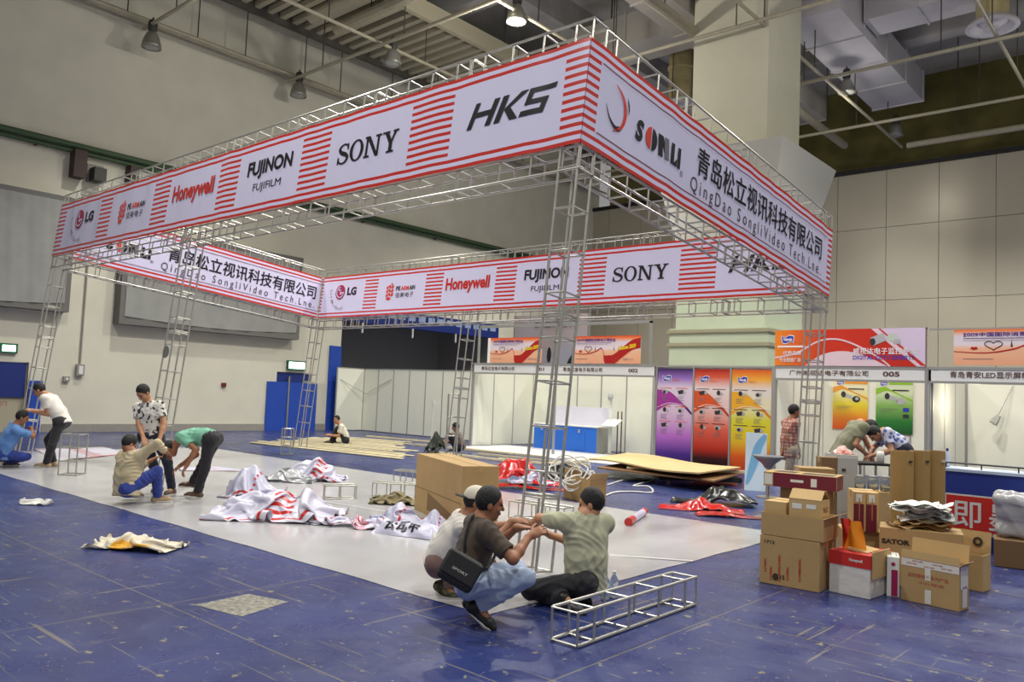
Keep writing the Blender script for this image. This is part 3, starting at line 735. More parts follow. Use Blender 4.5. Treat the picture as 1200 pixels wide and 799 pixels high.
    # --- shirt
    if shirt:
        S = SDF(lo, hi, h); L = loose; hemp = pel - sp * hem * s
        for g in (-1, 1):
            S.cone(hemp - sp * .08 + tr * .058 * g * s, mid + tr * .056 * g * s, .120 * s * L, .112 * s * L, .05); S.cone(mid + tr * .056 * g * s, che + tr * .065 * g * s, .112 * s * L, .122 * s * L, .05)
        S.cone(che, nek, .115 * s, .074 * s, .05, planes=[(nek + sp * .012 * s, sp)]); S.cone(sh['L'], sh['R'], .071 * s, .071 * s, .06)
        S.cut(hemp, -sp)
        for k in 'LR':
            e = sh[k] + (el[k] - sh[k]) * (1.0 if long_sleeve else sleeve)
            S.cone(sh[k], e, .070 * s, (.056 if long_sleeve else .068) * s * (.5 + .5 * L), .04, flat=None if long_sleeve else 'b')
            if long_sleeve: e2 = el[k] + (wr[k] - el[k]) * .86; S.cone(el[k], e2, .056 * s, .046 * s, .03, flat='b')
        part('shirt', S, shirt, fold, sd, 1)
    # --- trousers
    if trousers:
        S = SDF(lo, hi, h); waist = pel + sp * .06 * s
        S.cone(hip['L'] + sp * .0, hip['R'] + sp * .0, .112 * s, .112 * s, .05)
        for g in (-1, 1): S.cone(pel + tr * .05 * g * s, waist + sp * .05 + tr * .05 * g * s, .113 * s, .105 * s, .04, flat='b')
        for k in 'LR':
            S.cone(hip[k], kn[k], .096 * s, .070 * s, .018)
            e = kn[k] + (an[k] - kn[k]) * (.25 if shorts else .985)
            S.cone(kn[k], e, .070 * s, (.07 if shorts else .060) * s, .016, flat='b')
        part('trousers', S, trousers, fold * .9, sd + 3, 1)
    # --- shoes
    if shoe:
        for k in 'LR':
            t = toes[k]; a = an[k]; up = nv(zh - t * (zh @ t)); hl = a - up * .045 * s - t * .035 * s; ball = a - up * .052 * s + t * .13 * s; tip = a - up * .058 * s + t * .175 * s
            sp0 = a - up * .085 * s
            S = SDF(np.minimum(hl, tip) - .12, np.maximum(np.maximum(hl, tip), a) + .12, min(h, .007))
            pl = [(sp0 + up * .018, -up)]
            S.cone(hl, ball, .043 * s, .044 * s, .02, planes=pl); S.cone(ball, tip, .044 * s, .032 * s, .02, planes=pl); S.cone(hl, a + up * .0, .042 * s, .046 * s, .03, planes=pl)
            o = part('shoe', S, shoe)
            S = SDF(np.minimum(hl, tip) - .12, np.maximum(hl, tip) + .12, min(h, .007)); pl = [(sp0 + up * .022, up), (sp0, -up)]
            S.cone(hl, ball, .048 * s, .049 * s, .02, planes=pl); S.cone(ball, tip, .049 * s, .037 * s, .02, planes=pl)
            part('sole', S, sole or M_white, parent=o)
    # --- hair, eyes
    if hair:
        S = SDF(hed - .22, hed + .22, min(h, .008)); n1 = nv(hf * .80 - hu * .60)
        S.ell(at(0, -.014, .028), (hr, hf, hu), (.084 * s, .102 * s, .107 * s), .01, planes=[(at(0, .058, .048), n1)], noise=.006)
        if longhair: S.ell(at(0, -.03, -.02), (hr, hf, hu), (.085 * s, .085 * s, .1 * s), .02, planes=[(at(0, .0, -.02), nv(hf * .9 - hu * .2))], noise=.005)
        part('hair', S, HAIR)
    for g in (-1, 1):
        m = MB(); c = at(.031 * g, .083, .006); m.lathe([(.0, -.011), (.008, -.008), (.011, 0), (.008, .008), (0, .011)], c, 10); m.build('eye', EYE, body, smooth=True)
    if cap:
        S = SDF(hed - .28, hed + .28, min(h, .007)); cu = nv(hu * .95 - hf * .2)
        S.ell(at(0, -.010, .040), (hr, hf, hu), (.090 * s, .108 * s, .100 * s), .01, planes=[(at(0, 0, .035), -cu)])
        co = part('cap', S, cap[0])
        S = SDF(hed - .3, hed + .3, min(h, .007)); bd = -hf if cap[2] else hf
        S.ell(at(0, 0, .034) + bd * .11 * s - hu * .012, (hr, hf, hu), (.072 * s, .085 * s, .010 * s), .01)
        part('cap_brim', S, cap[1], parent=co)
    return body, dict(sh=sh, el=el, wr=wr, kn=kn, an=an, pel=pel, nek=nek, che=che, mid=mid, tr=tr, tf=tf, sp=sp, B=B, hed=hed, hip=hip)
def hash_str(t):
    q = 7
    for ch in t: q = (q * 31 + ord(ch)) % 100003
    return q
def G0(u, v, z=0.0): return np.array(gnd(u, v, z))
def gd(u, dist):
    p = np.array(atd(u, 600, dist)); p[2] = 0; return p
def an(u, v, z=.088): return G0(u, v) + zh * z
def plaid(name, a, b2, c, sc):
    m = mat(name, a, .8); nt = m.node_tree; L = nt.links.new; bs = nt.nodes['Principled BSDF']
    tc = [n for n in nt.nodes if n.type == 'TEX_COORD'][0].outputs['Object']; prev = None
    for ax, col in (('X', b2), ('Z', c), ('Y', b2)):
        wv = nt.nodes.new('ShaderNodeTexWave'); wv.bands_direction = ax; wv.inputs['Scale'].default_value = sc; L(tc, wv.inputs['Vector'])
        r = nt.nodes.new('ShaderNodeValToRGB'); r.color_ramp.elements[0].position = .55; r.color_ramp.elements[1].position = .62; r.color_ramp.elements[1].color = (.6, .6, .6, 1); L(wv.outputs['Fac'], r.inputs[0])
        x = nt.nodes.new('ShaderNodeMix'); x.data_type = 'RGBA'; L(r.outputs[0], x.inputs[0])
        if prev is None: x.inputs[6].default_value = lin(a)
        else: L(prev, x.inputs[6])
        x.inputs[7].default_value = lin(col); prev = x.outputs[2]
    L(prev, bs.inputs['Base Color']); return m
def blotch(name, a, c, scale, p0, p1, vor=False):
    m = mat(name, a, .8); nt = m.node_tree; L = nt.links.new; bs = nt.nodes['Principled BSDF']
    tc = [n for n in nt.nodes if n.type == 'TEX_COORD'][0].outputs['Object']
    n = nt.nodes.new('ShaderNodeTexVoronoi' if vor else 'ShaderNodeTexNoise'); n.inputs['Scale'].default_value = scale; L(tc, n.inputs['Vector'])
    r = nt.nodes.new('ShaderNodeValToRGB'); r.color_ramp.elements[0].color = lin(a); r.color_ramp.elements[1].color = lin(c); r.color_ramp.elements[0].position = p0; r.color_ramp.elements[1].position = p1
    L(n.outputs[0], r.inputs[0]); L(r.outputs[0], bs.inputs['Base Color']); return m
CL = lambda n, c, **k: mat(n, c, .85, var=.08, vscale=5, sheen=.1, **k)
C_white = CL('white_cotton', (222, 216, 208)); C_brown = CL('dark_brown_cotton', (74, 62, 52)); C_sage = CL('sage_grey_cotton', (176, 176, 150)); C_beige = CL('beige_jacket_cloth', (190, 176, 142))
C_mint = CL('mint_green_cotton', (118, 178, 152)); C_sky = CL('sky_blue_work_shirt', (92, 136, 196)); C_black = CL('black_trouser_cloth', (36, 35, 40)); C_navy = CL('navy_trouser_cloth', (30, 34, 54)); C_jean = mat('pale_denim', (158, 176, 206), .85, c2=(186, 198, 220), vscale=4)
C_royal = CL('royal_blue_trouser_cloth', (44, 62, 142)); C_khaki = CL('pale_khaki_cloth', (186, 174, 152)); C_mauve = CL('mauve_brown_cloth', (120, 92, 88)); C_olive = CL('olive_cotton', (128, 128, 104))
C_cream = CL('cream_cotton', (220, 214, 196)); C_camo = blotch('camouflage_shoe_cloth', (96, 86, 62), (44, 44, 34), 28, .45, .55); C_blackshoe = mat('black_shoe_leather', (26, 26, 28), .45); C_brownshoe = mat('brown_shoe', (92, 70, 56), .6); C_tan = mat('tan_shoe', (172, 150, 120), .7)
C_print = blotch('white_tee_with_black_print', (224, 220, 214), (40, 38, 44), 16, .56, .6); C_plaid = plaid('red_and_cream_plaid', (206, 188, 168), (176, 70, 56), (120, 60, 52), 5.5); C_floral = blotch('blue_floral_cotton', (84, 96, 160), (206, 210, 228), 15, .3, .5, True)
# 1 squatting man in the brown shirt
p8, j8 = person('person', 'person squatting in a dark brown shirt and pale jeans with a black shoulder bag', G0(566, 733), dict(
    pel=(549, 681, .05), nek=(564, 609, .08), hed=(574, 590, .08), elR=(607, 642, -.12), haR=(620, 629, -.02), elL=(592, 645, .4), haL=(606, 618, .3),
    knR=(622, 678, -.08), anR=(561, 710, -.02), knL=(592, 655, .25), anL=(556, 705, .22), fdR=rh * .8 + zh * .45 + fh * .2, fdL=rh * .9 + fh * .2), 85, 72, 80, 8,
    skin=SKIN2, shirt=C_brown, trousers=C_jean, shoe=C_blackshoe, sole=M_white, h=.0068, toe=[rh * .7 - fh * .4 - zh * .45] * 2, curl=(.7, .7), palm=[zh, zh * .6 - fh * .6], sleeve=.78, fold=.009, hem=.05)
# 2 man in the white shirt and backwards cap
p7, j7 = person('person', 'person squatting in a white shirt and a cream cap worn backwards, behind the brown shirt', G0(526, 696), dict(
    pel=(514, 658, .0), nek=(545, 606, .0), hed=(558, 588, .0), elR=(576, 627, -.1), haR=(600, 611, -.03), elL=(585, 628, .3), haL=(606, 612, .2),
    knR=(556, 662, -.12), anR=(521, 684, -.06), knL=(566, 650, .25), anL=(534, 678, .2), fdR=rh * .95 + zh * .1, fdL=rh), 85, 80, 85, 12,
    skin=SKIN2, shirt=C_white, trousers=C_mauve, shoe=C_camo, sole=C_camo, h=.0075, curl=(.7, .6), sleeve=.72, fold=.009, hem=.05, toe=[rh * .8 - fh * .3 - zh * .4] * 2, hair=True, cap=(C_cream, mat('dark_cap_brim', (40, 40, 46), .7), True))
# 3 kneeling man in the sage t-shirt
p9, j9 = person('person', 'person kneeling with back to the camera in a sage grey T-shirt and black trousers', G0(676, 708), dict(
    pel=(685, 680, 0), nek=(687, 604, .06), hed=(693, 590, .08), elL=(614, 600, .25), haL=(622, 617, .42), elR=(670, 648, .22), haR=(645, 627, .26),
    knL=(620, 695, .3), anL=G0(668, 702) + zh * .10, knR=(628, 702, .02), anR=G0(660, 716) + zh * .10, fdL=fh * .6 - rh * .6, fdR=-rh * .9 + zh * .4), -80, -22, -70, 14,
    skin=SKIN, shirt=C_sage, trousers=C_black, shoe=C_blackshoe, sole=C_blackshoe, h=.0068, curl=(.8, .8), palm=[zh, zh], sleeve=.7, fold=.009, hem=.10, toe=[rh * .8 - fh * .5 - zh * .15] * 2, scale=1.04)
# the group at the middle-left tower
p3, j3 = person('person', 'person crouching in a beige jacket and blue trousers at the middle tower foot', G0(160, 592), dict(
    pel=(149, 572, 0), nek=(154, 530, .08), hed=(151, 520, .12), elR=(182, 524, .02), haR=(194, 529, .2), elL=(160, 552, .35), haL=(176, 540, .42),
    knR=(184, 553, .12), anR=an(184, 589), knL=(172, 560, .3), anL=an(150, 586, .12)), 62, 25, 30, 35,
    skin=SKIN2, shirt=C_beige, trousers=C_royal, shoe=C_tan, long_sleeve=True, loose=1.12, hem=.10, fold=.014)
p4, j4 = person('person', 'person standing with bowed head in a white T-shirt with black print, holding a tower', G0(192, 579), dict(
    pel=(177, 512, 0), nek=(174, 472, -.02), hed=(168, 460, -.10), elR=(161, 497, -.08), haR=(168, 514, -.25), elL=(195, 495, -.05), haL=(187, 514, -.22),
    knR=(180, 545, -.1), anR=an(186, 577), knL=(197, 545, -.1), anL=an(201, 580)), 185, 190, 205, 42,
    shirt=C_print, trousers=C_navy, shoe=C_brownshoe, loose=1.1, hem=.14)
p5, j5 = person('person', 'person bending forward in a mint green shirt and black trousers', G0(224, 586), dict(
    pel=(249, 514, 0), nek=(213, 511, 0), hed=(199, 526, 0), elL=(238, 537, -.2), haL=(219, 545, -.2), elR=(226, 537, .2), haR=(212, 545, .15),
    knL=(242, 548, -.1), anL=an(231, 585), knR=(238, 548, .12), anR=an(220, 581)), -85, -85, -95, 70,
    skin=SKIN2, shirt=C_mint, trousers=C_black, shoe=C_brownshoe, headup=-rh * 1.0 - zh * .3, hem=.03, fold=.010)
# the pair at the far left tower
p2, j2 = person('person', 'person leaning forward in a plain white T-shirt beside the far left tower', G0(58, 548), dict(
    pel=(73, 494, 0), nek=(56, 464, 0), hed=(46, 457, 0), elL=(53, 480, -.15), haL=(40, 482, -.15), elR=(50, 482, .2), haR=(38, 481, .15),
    knL=(62, 519, -.1), anL=an(54, 548), knR=(66, 519, .12), anR=an(62, 547)), -95, -95, -100, 30,
    shirt=C_white, trousers=C_black, shoe=C_tan, scale=1.04)
p1, j1 = person('person', 'person squatting in a sky blue work shirt at the left edge of the hall', G0(8, 549), dict(
    pel=(3, 531, 0), nek=(19, 498, .02), hed=(26, 489, .05), elR=(36, 512, 0), haR=(37, 503, .25), elL=(20, 510, .4), haL=(33, 504, .45),
    knR=(26, 531, .0), anR=an(9, 547, .1), knL=(24, 526, .3), anL=an(4, 543, .1)), 80, 45, 60, 20,
    skin=SKIN2, shirt=C_sky, trousers=C_royal, shoe=C_brownshoe, sleeve=.8, loose=1.08)
# far man sitting on the battens
p6, j6 = person('person', 'person sitting on the timber battens in a cream shirt and black trousers', G0(396, 520), dict(
    pel=(405, 515, 0), nek=(399, 498, 0), hed=(394.5, 491.7, -.05), elL=(394, 508, -.2), haL=(387, 510, -.2), elR=(390, 507, .15), haR=(386, 509, .15),
    knL=(391, 507, -.1), anL=(388, 516.5, -.1), knR=(393, 507, .2), anR=(391, 515.5, .2)), -105, -105, 205, 5,
    shirt=C_cream, trousers=C_black, shoe=C_blackshoe, h=.013, sleeve=.7)
# right-hand group
p10, j10 = person('person', 'person standing in a red and cream plaid shirt beside the right tower', gd(926, 14.0), dict(
    pel=(925, 527, 0), nek=(927, 492, 0), hed=(931, 482, 0), elR=(915, 513, -.05), haR=(917, 531, -.02), elL=(936, 514, .1), haL=(937, 530, .1),
    knR=(925, 555, -.05), anR=gd(922, 13.95) + zh * .09, knL=(929, 555, .05), anL=gd(932, 14.05) + zh * .09), 75, 80, 85, 2,
    skin=SKIN2, shirt=C_plaid, trousers=C_khaki, shoe=C_brownshoe, hem=.12, scale=.98)
p11, j11 = person('person', 'person in an olive shirt bending over the work table from the left', gd(988, 12.2), dict(
    pel=(985, 530, 0), nek=(1008, 496, 0), hed=(1019, 501, 0), elR=(1010, 518, -.15), haR=(1015, 532, -.1), elL=(1012, 516, .2), haL=(1021, 531, .2),
    knR=(990, 565, -.05), anR=gd(984, 12.1) + zh * .09, knL=(990, 563, .1), anL=gd(988, 12.3) + zh * .09), 90, 85, 95, 62,
    shirt=C_olive, trousers=C_olive, shoe=C_brownshoe, hem=.1, headup=rh * .9 + zh * .5)
p12, j12 = person('person', 'person in a blue floral shirt bending over the work table from the right', gd(1054, 12.0), dict(
    pel=(1058, 527, -.1), nek=(1036, 506, .05), hed=(1025, 508, .05), elL=(1036, 522, -.15), haL=(1024, 533, -.1), elR=(1030, 520, .25), haR=(1019, 533, .2),
    knL=(1055, 560, -.05), anL=gd(1056, 11.9) + zh * .09, knR=(1052, 560, .1), anR=gd(1051, 12.1) + zh * .09), -85, -80, -95, 60,
    shirt=C_floral, trousers=C_navy, shoe=C_brownshoe, hem=.05, headup=-rh * .9 + zh * .5)
p13, j13 = person('person', 'person squatting in grey brown clothes behind the far middle tower', G0(536, 531), dict(
    pel=(540, 523, 0), nek=(536, 507.5, 0), hed=(534, 500.5, 0), elL=(527, 514, -.15), haL=(521, 518, -.15), elR=(527, 515, .15), haR=(520, 517, .15),
    knL=(528, 516, -.1), anL=(534, 526.5, -.1), knR=(529, 516, .2), anR=(536, 526, .2)), -85, -85, -95, 20,
    skin=SKIN2, shirt=CL('grey_brown_cloth', (120, 104, 88)), trousers=C_black, shoe=C_blackshoe, h=.012)
# black shoulder bag and strap worn by the man in brown
bo = np.array(atd(539, 668, 5.62))
m = MB(); R_ = Matrix((tuple(RH.normalized()), tuple(FH.normalized()), (0, 0, 1))).transposed().to_4x4() @ Matrix.Rotation(math.radians(28), 4, 'Y') @ Matrix.Rotation(math.radians(-8), 4, 'X')
m.box(bo, (.27, .10, .22), R_.to_3x3()); bag = m.build('shoulder_bag', mat('black_bag_nylon', (34, 33, 34), .7, bump=.2, bscale=60), p8, bevel=.03)
m = MB(); m.box(Vector(bo) + R_.to_3x3() @ Vector((0, -.055, .02)), (.25, .02, .16), R_.to_3x3()); m.build('bag_flap', mat('black_bag_flap', (44, 43, 43), .65), bag, bevel=.008)
m = MB(); put_text(m, 'SPORT', -.06, -.0, lambda a, c: Vector(bo) + R_.to_3x3() @ Vector((a, -.068, c - .01)), cap=.018, width=.12, bold=.03); m.build('lettering', mat('pale_bag_letters', (190, 186, 176), .6), bag)
m = MB(); t8 = j8['tr']; q = [Vector(bo) + R_.to_3x3() @ Vector((-.08, 0, .11)), Vector(j8['mid'] + t8 * .155 - j8['tf'] * .07), Vector(j8['che'] + t8 * .11 - j8['tf'] * .125), Vector(j8['nek'] + t8 * .03 - j8['tf'] * .085 + j8['sp'] * .01), Vector(j8['nek'] - t8 * .06 + j8['tf'] * .03 + j8['sp'] * .02), Vector(j8['che'] + t8 * .02 + j8['tf'] * .15), Vector(j8['mid'] + t8 * .14 + j8['tf'] * .10), Vector(bo) + R_.to_3x3() @ Vector((.10, .03, .10))]
qq = []
for i in range(len(q) - 1):
    p0, p1, p2, p3 = (q[max(0, i - 1)], q[i], q[i + 1], q[min(len(q) - 1, i + 2)])
    for k in range(6):
        t = k / 6; qq.append(0.5 * ((2 * p1) + (p2 - p0) * t + (2 * p0 - 5 * p1 + 4 * p2 - p3) * t * t + (3 * p1 - p0 - 3 * p2 + p3) * t ** 3))
m.path(qq + [q[-1]], .011, 6); m.build('bag_strap', mat('black_bag_nylon', (34, 33, 34)), p8)
# ================================================================== BOOTHS along the far side
M_oct = mat('white_booth_panel', (232, 232, 216), 0.5, var=.02, vscale=.5)
M_pole = mat('grey_aluminium_pole', (172, 172, 168), 0.4, .5)
M_fas = mat('white_fascia', (224, 224, 222), .45)
M_brn = mat('brown_print', (92, 62, 50), .5)
YF = 18.3
def wall_run(parent, x0, x1, y, h=2.5, n=None, name='back_panel'):
    n = n or max(1, round(abs(x1 - x0) / 1.0)); dx = (x1 - x0) / n
    for i in range(n):
        m = MB(); a, b = sorted((x0 + dx * i + .015 * (1 if dx > 0 else -1), x0 + dx * (i + 1))); m.bb((a, y, .03), (b, y + .03, h - .03)); m.build(name, M_oct, parent)
    m = MB()
    for i in range(n + 1): m.bb((x0 + dx * i - .02, y - .012, 0), (x0 + dx * i + .02, y + .04, h))
    m.bb((min(x0, x1), y - .01, h - .04), (max(x0, x1), y + .04, h)); m.build('panel_frame', M_pole, parent)
def side_run(parent, x, y0, y1, h=2.5, n=3):
    dy = (y1 - y0) / n
    for i in range(n):
        m = MB(); m.bb((x - .015, y0 + dy * i + .02, .03), (x + .015, y0 + dy * (i + 1) - .02, h - .03)); m.build('side_panel', M_oct, parent)
    m = MB()
    for i in range(n + 1): m.bb((x - .02, y0 + dy * i - .02, 0), (x + .02, y0 + dy * i + .02, h))
    m.bb((x - .02, y0, h - .04), (x + .02, y1, h)); m.build('panel_frame', M_pole, parent)
def fascia(parent, x0, x1, texts):
    m = MB(); m.bb((x0, YF - .03, 2.32), (x1, YF + .03, 2.58)); f = m.build('fascia_board', M_fas, parent)
    m = MB(); m.bb((x0, YF - .04, 2.56), (x1, YF + .04, 2.62)); m.bb((x0, YF - .04, 2.28), (x1, YF + .04, 2.33)); m.build('fascia_rail', M_pole, parent)
    for t, x, hgt, wd in texts:
        m = MB(); put_text(m, t, 0, 0, lambda a, c: Vector((x + a, YF - .036, 2.40 + c)), cap=hgt, width=wd, bold=.03); m.build('lettering', M_brn, f)
def posts(parent, xs, h):
    for x in xs:
        m = MB(); m.bb((x - .025, YF - .03, 0), (x + .025, YF + .03, h)); m.build('post', M_pole, parent)
def poster(name, label, lo, w_, h_, mats, draw, group=None, depth=.012, face='y'):
    """board standing parallel to the booth fronts; draw gets a point function in board units (metres from its lower left)"""
    r = bpy.data.objects.new(name, None); bpy.data.objects.remove(r)
    m = MB(); m.bb((0, 0, 0), (w_, depth, h_), 0)
    lay = [0]
    def fn(layer): return lambda a, c: Vector((a, -.002 - .0015 * layer, c))
    draw(m, fn)
    o = m.build(name, mats, None, world=False); o.location = lo
    return tag(o, label, 'poster' if 'poster' in name else 'sign', group)
Rr = lambda m, f, x0, y0, x1, y1, mi: m.prism([(x0, y0), (x1, y0), (x1, y1), (x0, y1)], f, mi)
def flag_logo(m, fn, x, y, w_, mi_b, mi_w):
    f = fn(2); h_ = w_ * .55
    top = bez([(x, y + h_), (x + w_ * .3, y + h_ * .8), (x + w_ * .65, y + h_ * 1.1), (x + w_, y + h_ * .95)], 12); bot = bez([(x + w_ * .1, y), (x + w_ * .35, y - h_ * .12), (x + w_ * .7, y + h_ * .12), (x + w_ * .95, y)], 12)
    m.prism(top + bot[::-1], f, mi_w)
    g = fn(3); cx, cy = x + w_ / 2, y + h_ / 2
    m.prism([(cx + (a - cx) * .9, cy + (b - cy) * .82) for a, b in top + bot[::-1]], g, mi_b)
    put_text(m, 'Vsinda', x + w_ * .17, y + h_ * .28, fn(4), mi_w, cap=h_ * .42, width=w_ * .68, bold=.04)
# ---- far-left run of white partition panels
t = thing('partition_wall', 'run of plain white partition panels in front of the dark opening', 'partition', (-21.8, 20.2, 0))
wall_run(t, -25.4, -18.2, 20.2, 2.45, 8); side_run(t, -25.4, 18.9, 20.2, 2.45, 1)
m = MB(); m.path([(-25.4, 19.0, 2.0), (-25.1, 20.1, 1.45), (-23.7, 20.16, 2.05)], .012, 5); m.build('cord', M_pole, t)
# ---- booth with two expo boards
t = thing('booth', 'white shell booth with two red ribbon boards above its fascia', 'booth', (-14.3, 19.8, 0))
wall_run(t, -17.6, -10.95, 21.3, 2.5, 7); side_run(t, -17.6, YF, 21.3, 2.5, 3); side_run(t, -10.95, YF, 21.3, 2.5, 3)
posts(t, (-17.55, -14.28, -10.97), 2.6)
fascia(t, -17.58, -10.96, [('青岛达宝电子有限公司', -17.2, .11, 1.35), ('001', -15.0, .1, .3), ('青岛达宝电子有限公司', -14.0, .11, 1.35), ('002', -11.8, .1, .3)])
m = MB()
for x in (-17.45, -14.28, -11.2): m.bb((x - .03, YF + .04, 2.58), (x + .03, YF + .1, 3.78))
m.bb((-17.48, YF + .04, 3.72), (-11.17, YF + .1, 3.80)); m.build('upper_frame', M_pole, t)
m = MB(); m.bb((-17.05, YF + .05, 2.62), (-16.85, YF + .09, 3.4)); m.build('light_box', mat('white_lamp_board', (245, 245, 240), .5), t)
# ---- booth 005 and the one right of it
t = thing('booth', 'white shell booth numbered 005 behind the plaid shirt', 'booth', (-6.1, 19.8, 0))
wall_run(t, -7.72, -4.52, 21.3, 2.5, 3); side_run(t, -7.72, YF, 21.3, 2.5, 3)
posts(t, (-7.75, -4.5), 2.6); m = MB()
for x in (-7.75, -4.52): m.bb((x - .02, YF + .0, 2.6), (x + .02, YF + .05, 3.44))
m.bb((-7.75, YF, 3.41), (-4.5, YF + .05, 3.45)); m.build('upper_frame', M_pole, t)
fascia(t, -7.73, -4.52, [('广州威视达电子有限公司', -7.4, .12, 1.75), ('005', -5.35, .11, .34)])
t = thing('booth', 'white shell booth at the right edge with a company name reading LED', 'booth', (-2.0, 19.8, 0))
wall_run(t, -4.36, 1.0, 21.3, 2.5, 3); side_run(t, -4.40, YF + .06, 21.25, 2.5, 3)
posts(t, (-4.43, -1.2, 1.0), 2.6); fascia(t, -4.46, 1.0, [('青岛青安LED显示屏制作有限公司', -4.05, .13, 2.1)])
m = MB(); m.bb((-4.45, YF, 3.38), (1.0, YF + .05, 3.42)); m.build('upper_frame', M_pole, t)
e0, e1 = onY(1187, 452, 21.26), onY(1168, 490, 21.0); m = MB(); m.tube(e0, e1, .012, 6); m.tube(e1 + Vector((.04, 0, .06)), e1 + Vector((-.06, -.06, -.12)), .05, 8, r2=.10); m.build('arm_spotlight', M_pole, t)
lt = bpy.data.lights.new('booth_spotlight', 'POINT'); lt.energy = 24; lt.color = (1.0, .90, .70); lt.shadow_soft_size = .12; lo_ = bpy.data.objects.new('booth_spotlight', lt); lo_.location = e1 + Vector((-.1, -1.7, .25)); COL.objects.link(lo_)
# wall between: three tall posters on the front line
t = thing('poster_wall', 'white wall carrying three tall product posters below the column', 'partition', (-9.35, 18.5, 0))
m = MB(); m.bb((-10.93, YF + .02, 0), (-7.78, YF + .06, 2.55)); m.build('back_panel', M_oct, t)
m = MB()
for x in (-10.93, -9.86, -8.86, -7.80): m.bb((x - .025, YF - .03, 0), (x + .025, YF + .02, 2.58))
m.bb((-10.93, YF - .03, 2.55), (-7.78, YF + .03, 2.6)); m.build('panel_frame', M_pole, t)
M_lb = mat('logo_blue_print', (44, 60, 170), .4); M_lw = mat('white_print', (236, 232, 236), .4); M_gy = mat('grey_print', (120, 118, 122), .4); M_dk = mat('dark_grey_print', (52, 50, 54), .4); M_sil = mat('silver_print', (176, 176, 178), .4); M_or2 = mat('orange_text_print', (226, 120, 60), .4)
def tall_poster(k, x, w_, label, g, sw1, sw2):
    h_ = 2.44
    mats = [g, M_lb, M_lw, M_dk, M_sil, mat(f'poster_swoosh_{sw1}', sw1, .4), mat(f'poster_swoosh_{sw2}', sw2, .4), M_gy, M_or2]
    def draw(m, fn):
        f = fn(1)
        V = bez([(0, 1.90), (w_ * .35, 1.86), (w_ * .7, 1.60), (w_, 1.34)], 24); Lw = bez([(0, 1.34), (w_ * .35, 1.52), (w_ * .7, 1.50), (w_, 1.28)], 24)
        m.prism(V + Lw[::-1], f, 5)
        q, Fs = strip(bez([(0, 1.96), (w_ * .35, 1.88), (w_ * .7, 1.63), (w_, 1.38)], 24), .012); m.add([fn(2)(*p) for p in q], Fs, 2)
        q, Fs = strip(bez([(0, 1.44), (w_ * .35, 1.56), (w_ * .7, 1.53), (w_, 1.50)], 24), .012); m.add([fn(2)(*p) for p in q], Fs, 2)
        m.prism(bez([(w_ * .75, 1.56), (w_ * .9, 1.44), (w_, 1.33)], 10) + [(w_, 1.28), (w_ * .9, 1.36)], fn(2), 6)
        flag_logo(m, fn, w_ * .14, 2.12, .27, 1, 2); put_text(m, '威视达', w_ * .14 + .3, 2.12, fn(2), 8, cap=.06)
        for r_, y in enumerate((1.83, 1.36, .98)):
            for c_, x0 in enumerate((.12, .58)):
                Rr(m, fn(3), w_ * x0 - .05, y + .11, w_ * x0 + .3, y + .125, 8 if k == 0 else 3)
                kind = (r_ * 2 + c_ + k) % 3; cx, cy = w_ * x0 + .11, y + .02
                if kind == 0: m.prism(ellipse(cx, cy, .085, .055, 16), fn(3), 4); m.prism(ellipse(cx - .02, cy - .01, .045, .04, 12), fn(4), 3)
                elif kind == 1: m.prism([(cx - .1, cy + .03), (cx + .06, cy + .06), (cx + .09, cy - .03), (cx - .07, cy - .06)], fn(3), 3); m.prism(ellipse(cx + .09, cy, .035, .045, 12), fn(4), 4)
                else: m.prism(ellipse(cx, cy + .01, .05, .06, 14), fn(3), 3); Rr(m, fn(4), cx + .05, cy - .05, cx + .12, cy + .02, 4)
                for j in range(4): Rr(m, fn(3), w_ * x0, y - .10 - j * .035, w_ * x0 + .2 - .03 * (j % 3), y - .095 - j * .035 + .004, 7)
    poster('tall_poster', label, (x, YF - .02, .07), w_, h_, mats, draw)
tall_poster(0, -10.90, 1.01, 'tall purple product poster, leftmost of the three under the column', grad('purple_poster', [(0, (44, 28, 92)), (.12, (80, 44, 140)), (.3, (186, 110, 200)), (.55, (218, 192, 218)), (.8, (220, 206, 226)), (.9, (150, 110, 190)), (1, (50, 26, 90))], 2, 0, 2.44), (160, 52, 150), (70, 24, 100))
tall_poster(1, -9.83, .94, 'tall red product poster, middle of the three under the column', grad('red_poster', [(0, (26, 14, 16)), (.1, (60, 18, 14)), (.2, (190, 44, 26)), (.4, (222, 96, 74)), (.6, (226, 190, 184)), (.8, (230, 214, 214)), (.92, (214, 92, 62)), (1, (170, 26, 18))], 2, 0, 2.44), (216, 84, 34), (190, 40, 20))
tall_poster(2, -8.83, 1.0, 'tall yellow and orange product poster, rightmost of the three under the column', grad('yellow_poster', [(0, (196, 64, 26)), (.15, (226, 96, 30)), (.3, (226, 190, 40)), (.5, (218, 212, 50)), (.62, (226, 220, 170)), (.8, (226, 216, 212)), (.9, (236, 170, 60)), (1, (222, 88, 30))], 2, 0, 2.44), (232, 170, 40), (222, 120, 30))
